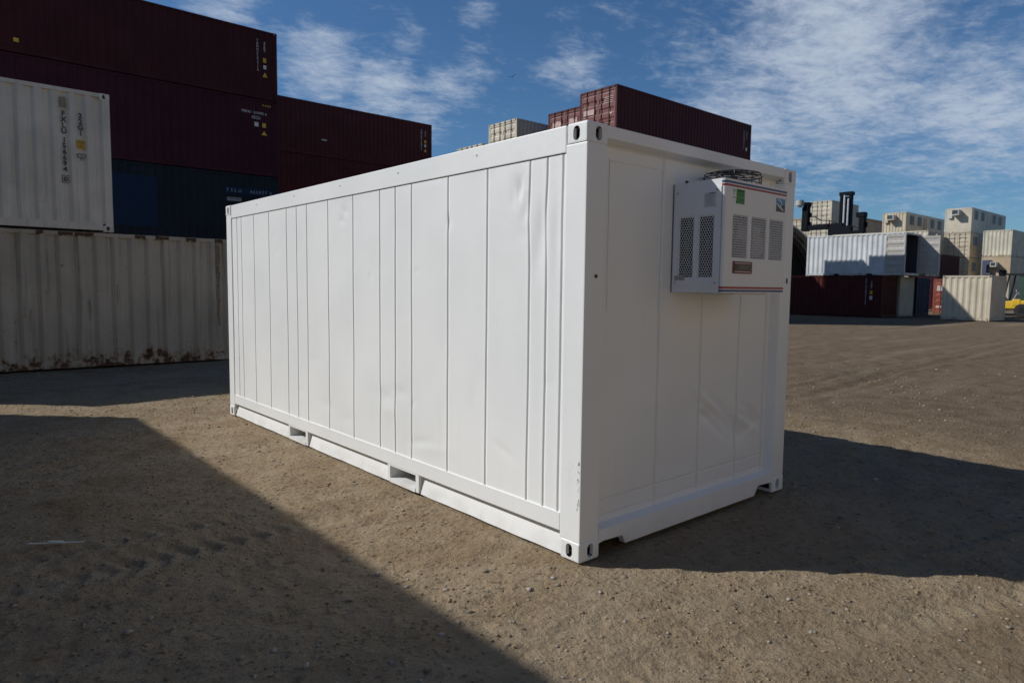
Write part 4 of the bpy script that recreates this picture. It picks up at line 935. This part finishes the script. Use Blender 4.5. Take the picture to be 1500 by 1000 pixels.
b.box(-.85, .85, -2.3, -.35, 2.82, 2.95); cab = link('cab', b.mesh('cab'), BLACK, fk)
b = MB(); b.box(-.76, -.74, -2.1, -1.1, 1.2, 2.8); b.box(.74, .76, -2.1, -1.1, 1.2, 2.8); b.box(-.7, .7, -2.2, -2.18, 1.2, 2.8); link('cab_glass', b.mesh('cab_glass'), flat('green_tinted_glass', (.03, .06, .05), .1, spec=.8), cab)
b = MB(); b.box(-.3, .3, -1.7, -1.2, 1.1, 1.35); b.box(-.3, .3, -1.75, -1.62, 1.35, 2.0); link('seat', bevel(b.mesh('seat'), .05, 2), BLACK, cab)
b = MB(); b.tube([(.2*math.cos(a), -.85+.08*math.sin(a), 1.65+.18*math.sin(a)) for a in np.linspace(0, 6.283, 18, endpoint=False)], .02, 6, closed=True); b.tube([(0, -.6, 1.1), (0, -.85, 1.65)], .03, 6); link('steering_wheel', b.mesh('steering_wheel'), flat('pale_grey_plastic', (.4, .4, .4), .5), cab)
b = MB()
for x in (-.45, .35): b.box(x, x+.12, .0, .2, .1, 3.2)
b.box(-.45, .47, .02, .18, 3.1, 3.2); b.box(-.6, .6, .2, .26, .4, .9); link('mast', b.mesh('mast'), HANDLER, fk)
b = MB()
for x in (-.5, .36): b.box(x, x+.14, .26, 1.3, .12, .17)
link('fork', b.mesh('fork'), BLACK, fk)
for (x, y) in ((-1.0, -1.35), (.72, -1.35), (-.98, -3.1), (.70, -3.1)):
    b = MB(); b.cyl((0, y, .45), 'x', .45, x, x+.28, 24); w_ = link('wheel', bevel(b.mesh('wheel'), .04, 2), RUBBER, fk); b = MB(); b.cyl((0, y, .45), 'x', .20, x-.01, x+.29, 18); link('rim', b.mesh('rim'), BLACK, w_)

# ---- container to the left of the frame whose shadow crosses the dirt
for i in range(2):
    container('shipping_container', ['grey container on the ground outside the picture at left, shading the dirt', 'upper grey container outside the picture at left, casting the long shadow on the dirt'][i], (-5.83, -.95, i*2.6), L40, H8, R(90), paint('shade_grey', (.2, .19, .18)))
bounce_block = thing('warehouse', 'added unseen cream block behind the camera, bouncing warm light onto the white container end', 'building', (-22, -17, 0))  # unseen building added to block sky and bounce warm light onto the end face
b = MB(); b.box(0, 75, -.3, 0, 0, 11); b.box(0, .3, -20, -.3, 0, 11); b.box(74.7, 75, -20, -.3, 0, 11); b.box(.3, 74.7, -20, -19.7, 0, 11)
link('wall', b.mesh('wall'), paint('bounce_cream', (.46, .37, .26), streak=.2), bounce_block)
b = MB(); b.box(-.2, 75.2, -20.2, .2, 11, 11.2); link('roof', b.mesh('roof'), flat('roof_tan', (.30, .23, .15), .7), bounce_block)
b = MB(); b.box(20, 25, -.02, .03, 0, 5); link('door', b.mesh('rolling_door'), flat('roller_grey', (.3, .3, .29), .5), bounce_block)

# ---- small things
b = MB(); b.hexa([(0, 0, 0), (.27, -.175, 0), (.276, -.165, 0), (.006, .012, 0), (0, 0, .006), (.27, -.175, .004), (.276, -.165, .004), (.006, .012, .006)])
b.hexa([(.10, -.055, .004), (.17, -.10, .004), (.178, -.088, .004), (.108, -.043, .004), (.10, -.055, .012), (.17, -.10, .009), (.178, -.088, .009), (.108, -.043, .012)])
s_ = link('plastic_strip', b.mesh('plastic_strip'), flat('pale_plastic', (.52, .55, .50), .5), None, (-2.46, 2.37, .012)); tag(s_, 'thin pale strip of plastic lying on the shaded dirt at left', 'litter')
b = MB(); bp = (24.15, 28.78, 14.0)
b.tube([(0, -.22, 0), (0, -.1, .01), (0, .05, .0), (0, .2, -.01), (0, .32, -.02)], [.02, .06, .075, .045, .012], 8)
for s in (-1, 1):
    b.hexa([(s*.03, -.1, .0), (s*.03, .12, .0), (s*.30, .10, .13), (s*.30, -.06, .13), (s*.03, -.1, .025), (s*.03, .12, .02), (s*.30, .10, .145), (s*.30, -.06, .145)])
    b.hexa([(s*.30, -.06, .13), (s*.30, .10, .13), (s*.62, .13, .19), (s*.62, .06, .19), (s*.30, -.06, .145), (s*.30, .10, .145), (s*.62, .13, .195), (s*.62, .06, .195)])
bd = link('bird', b.mesh('bird'), flat('dark_feathers', (.03, .03, .035), .7), None, bp, (R(8), R(-18), R(-55)), (.42, .42, .42)); tag(bd, 'dark bird gliding with raised wings in the sky above the white container', 'bird')
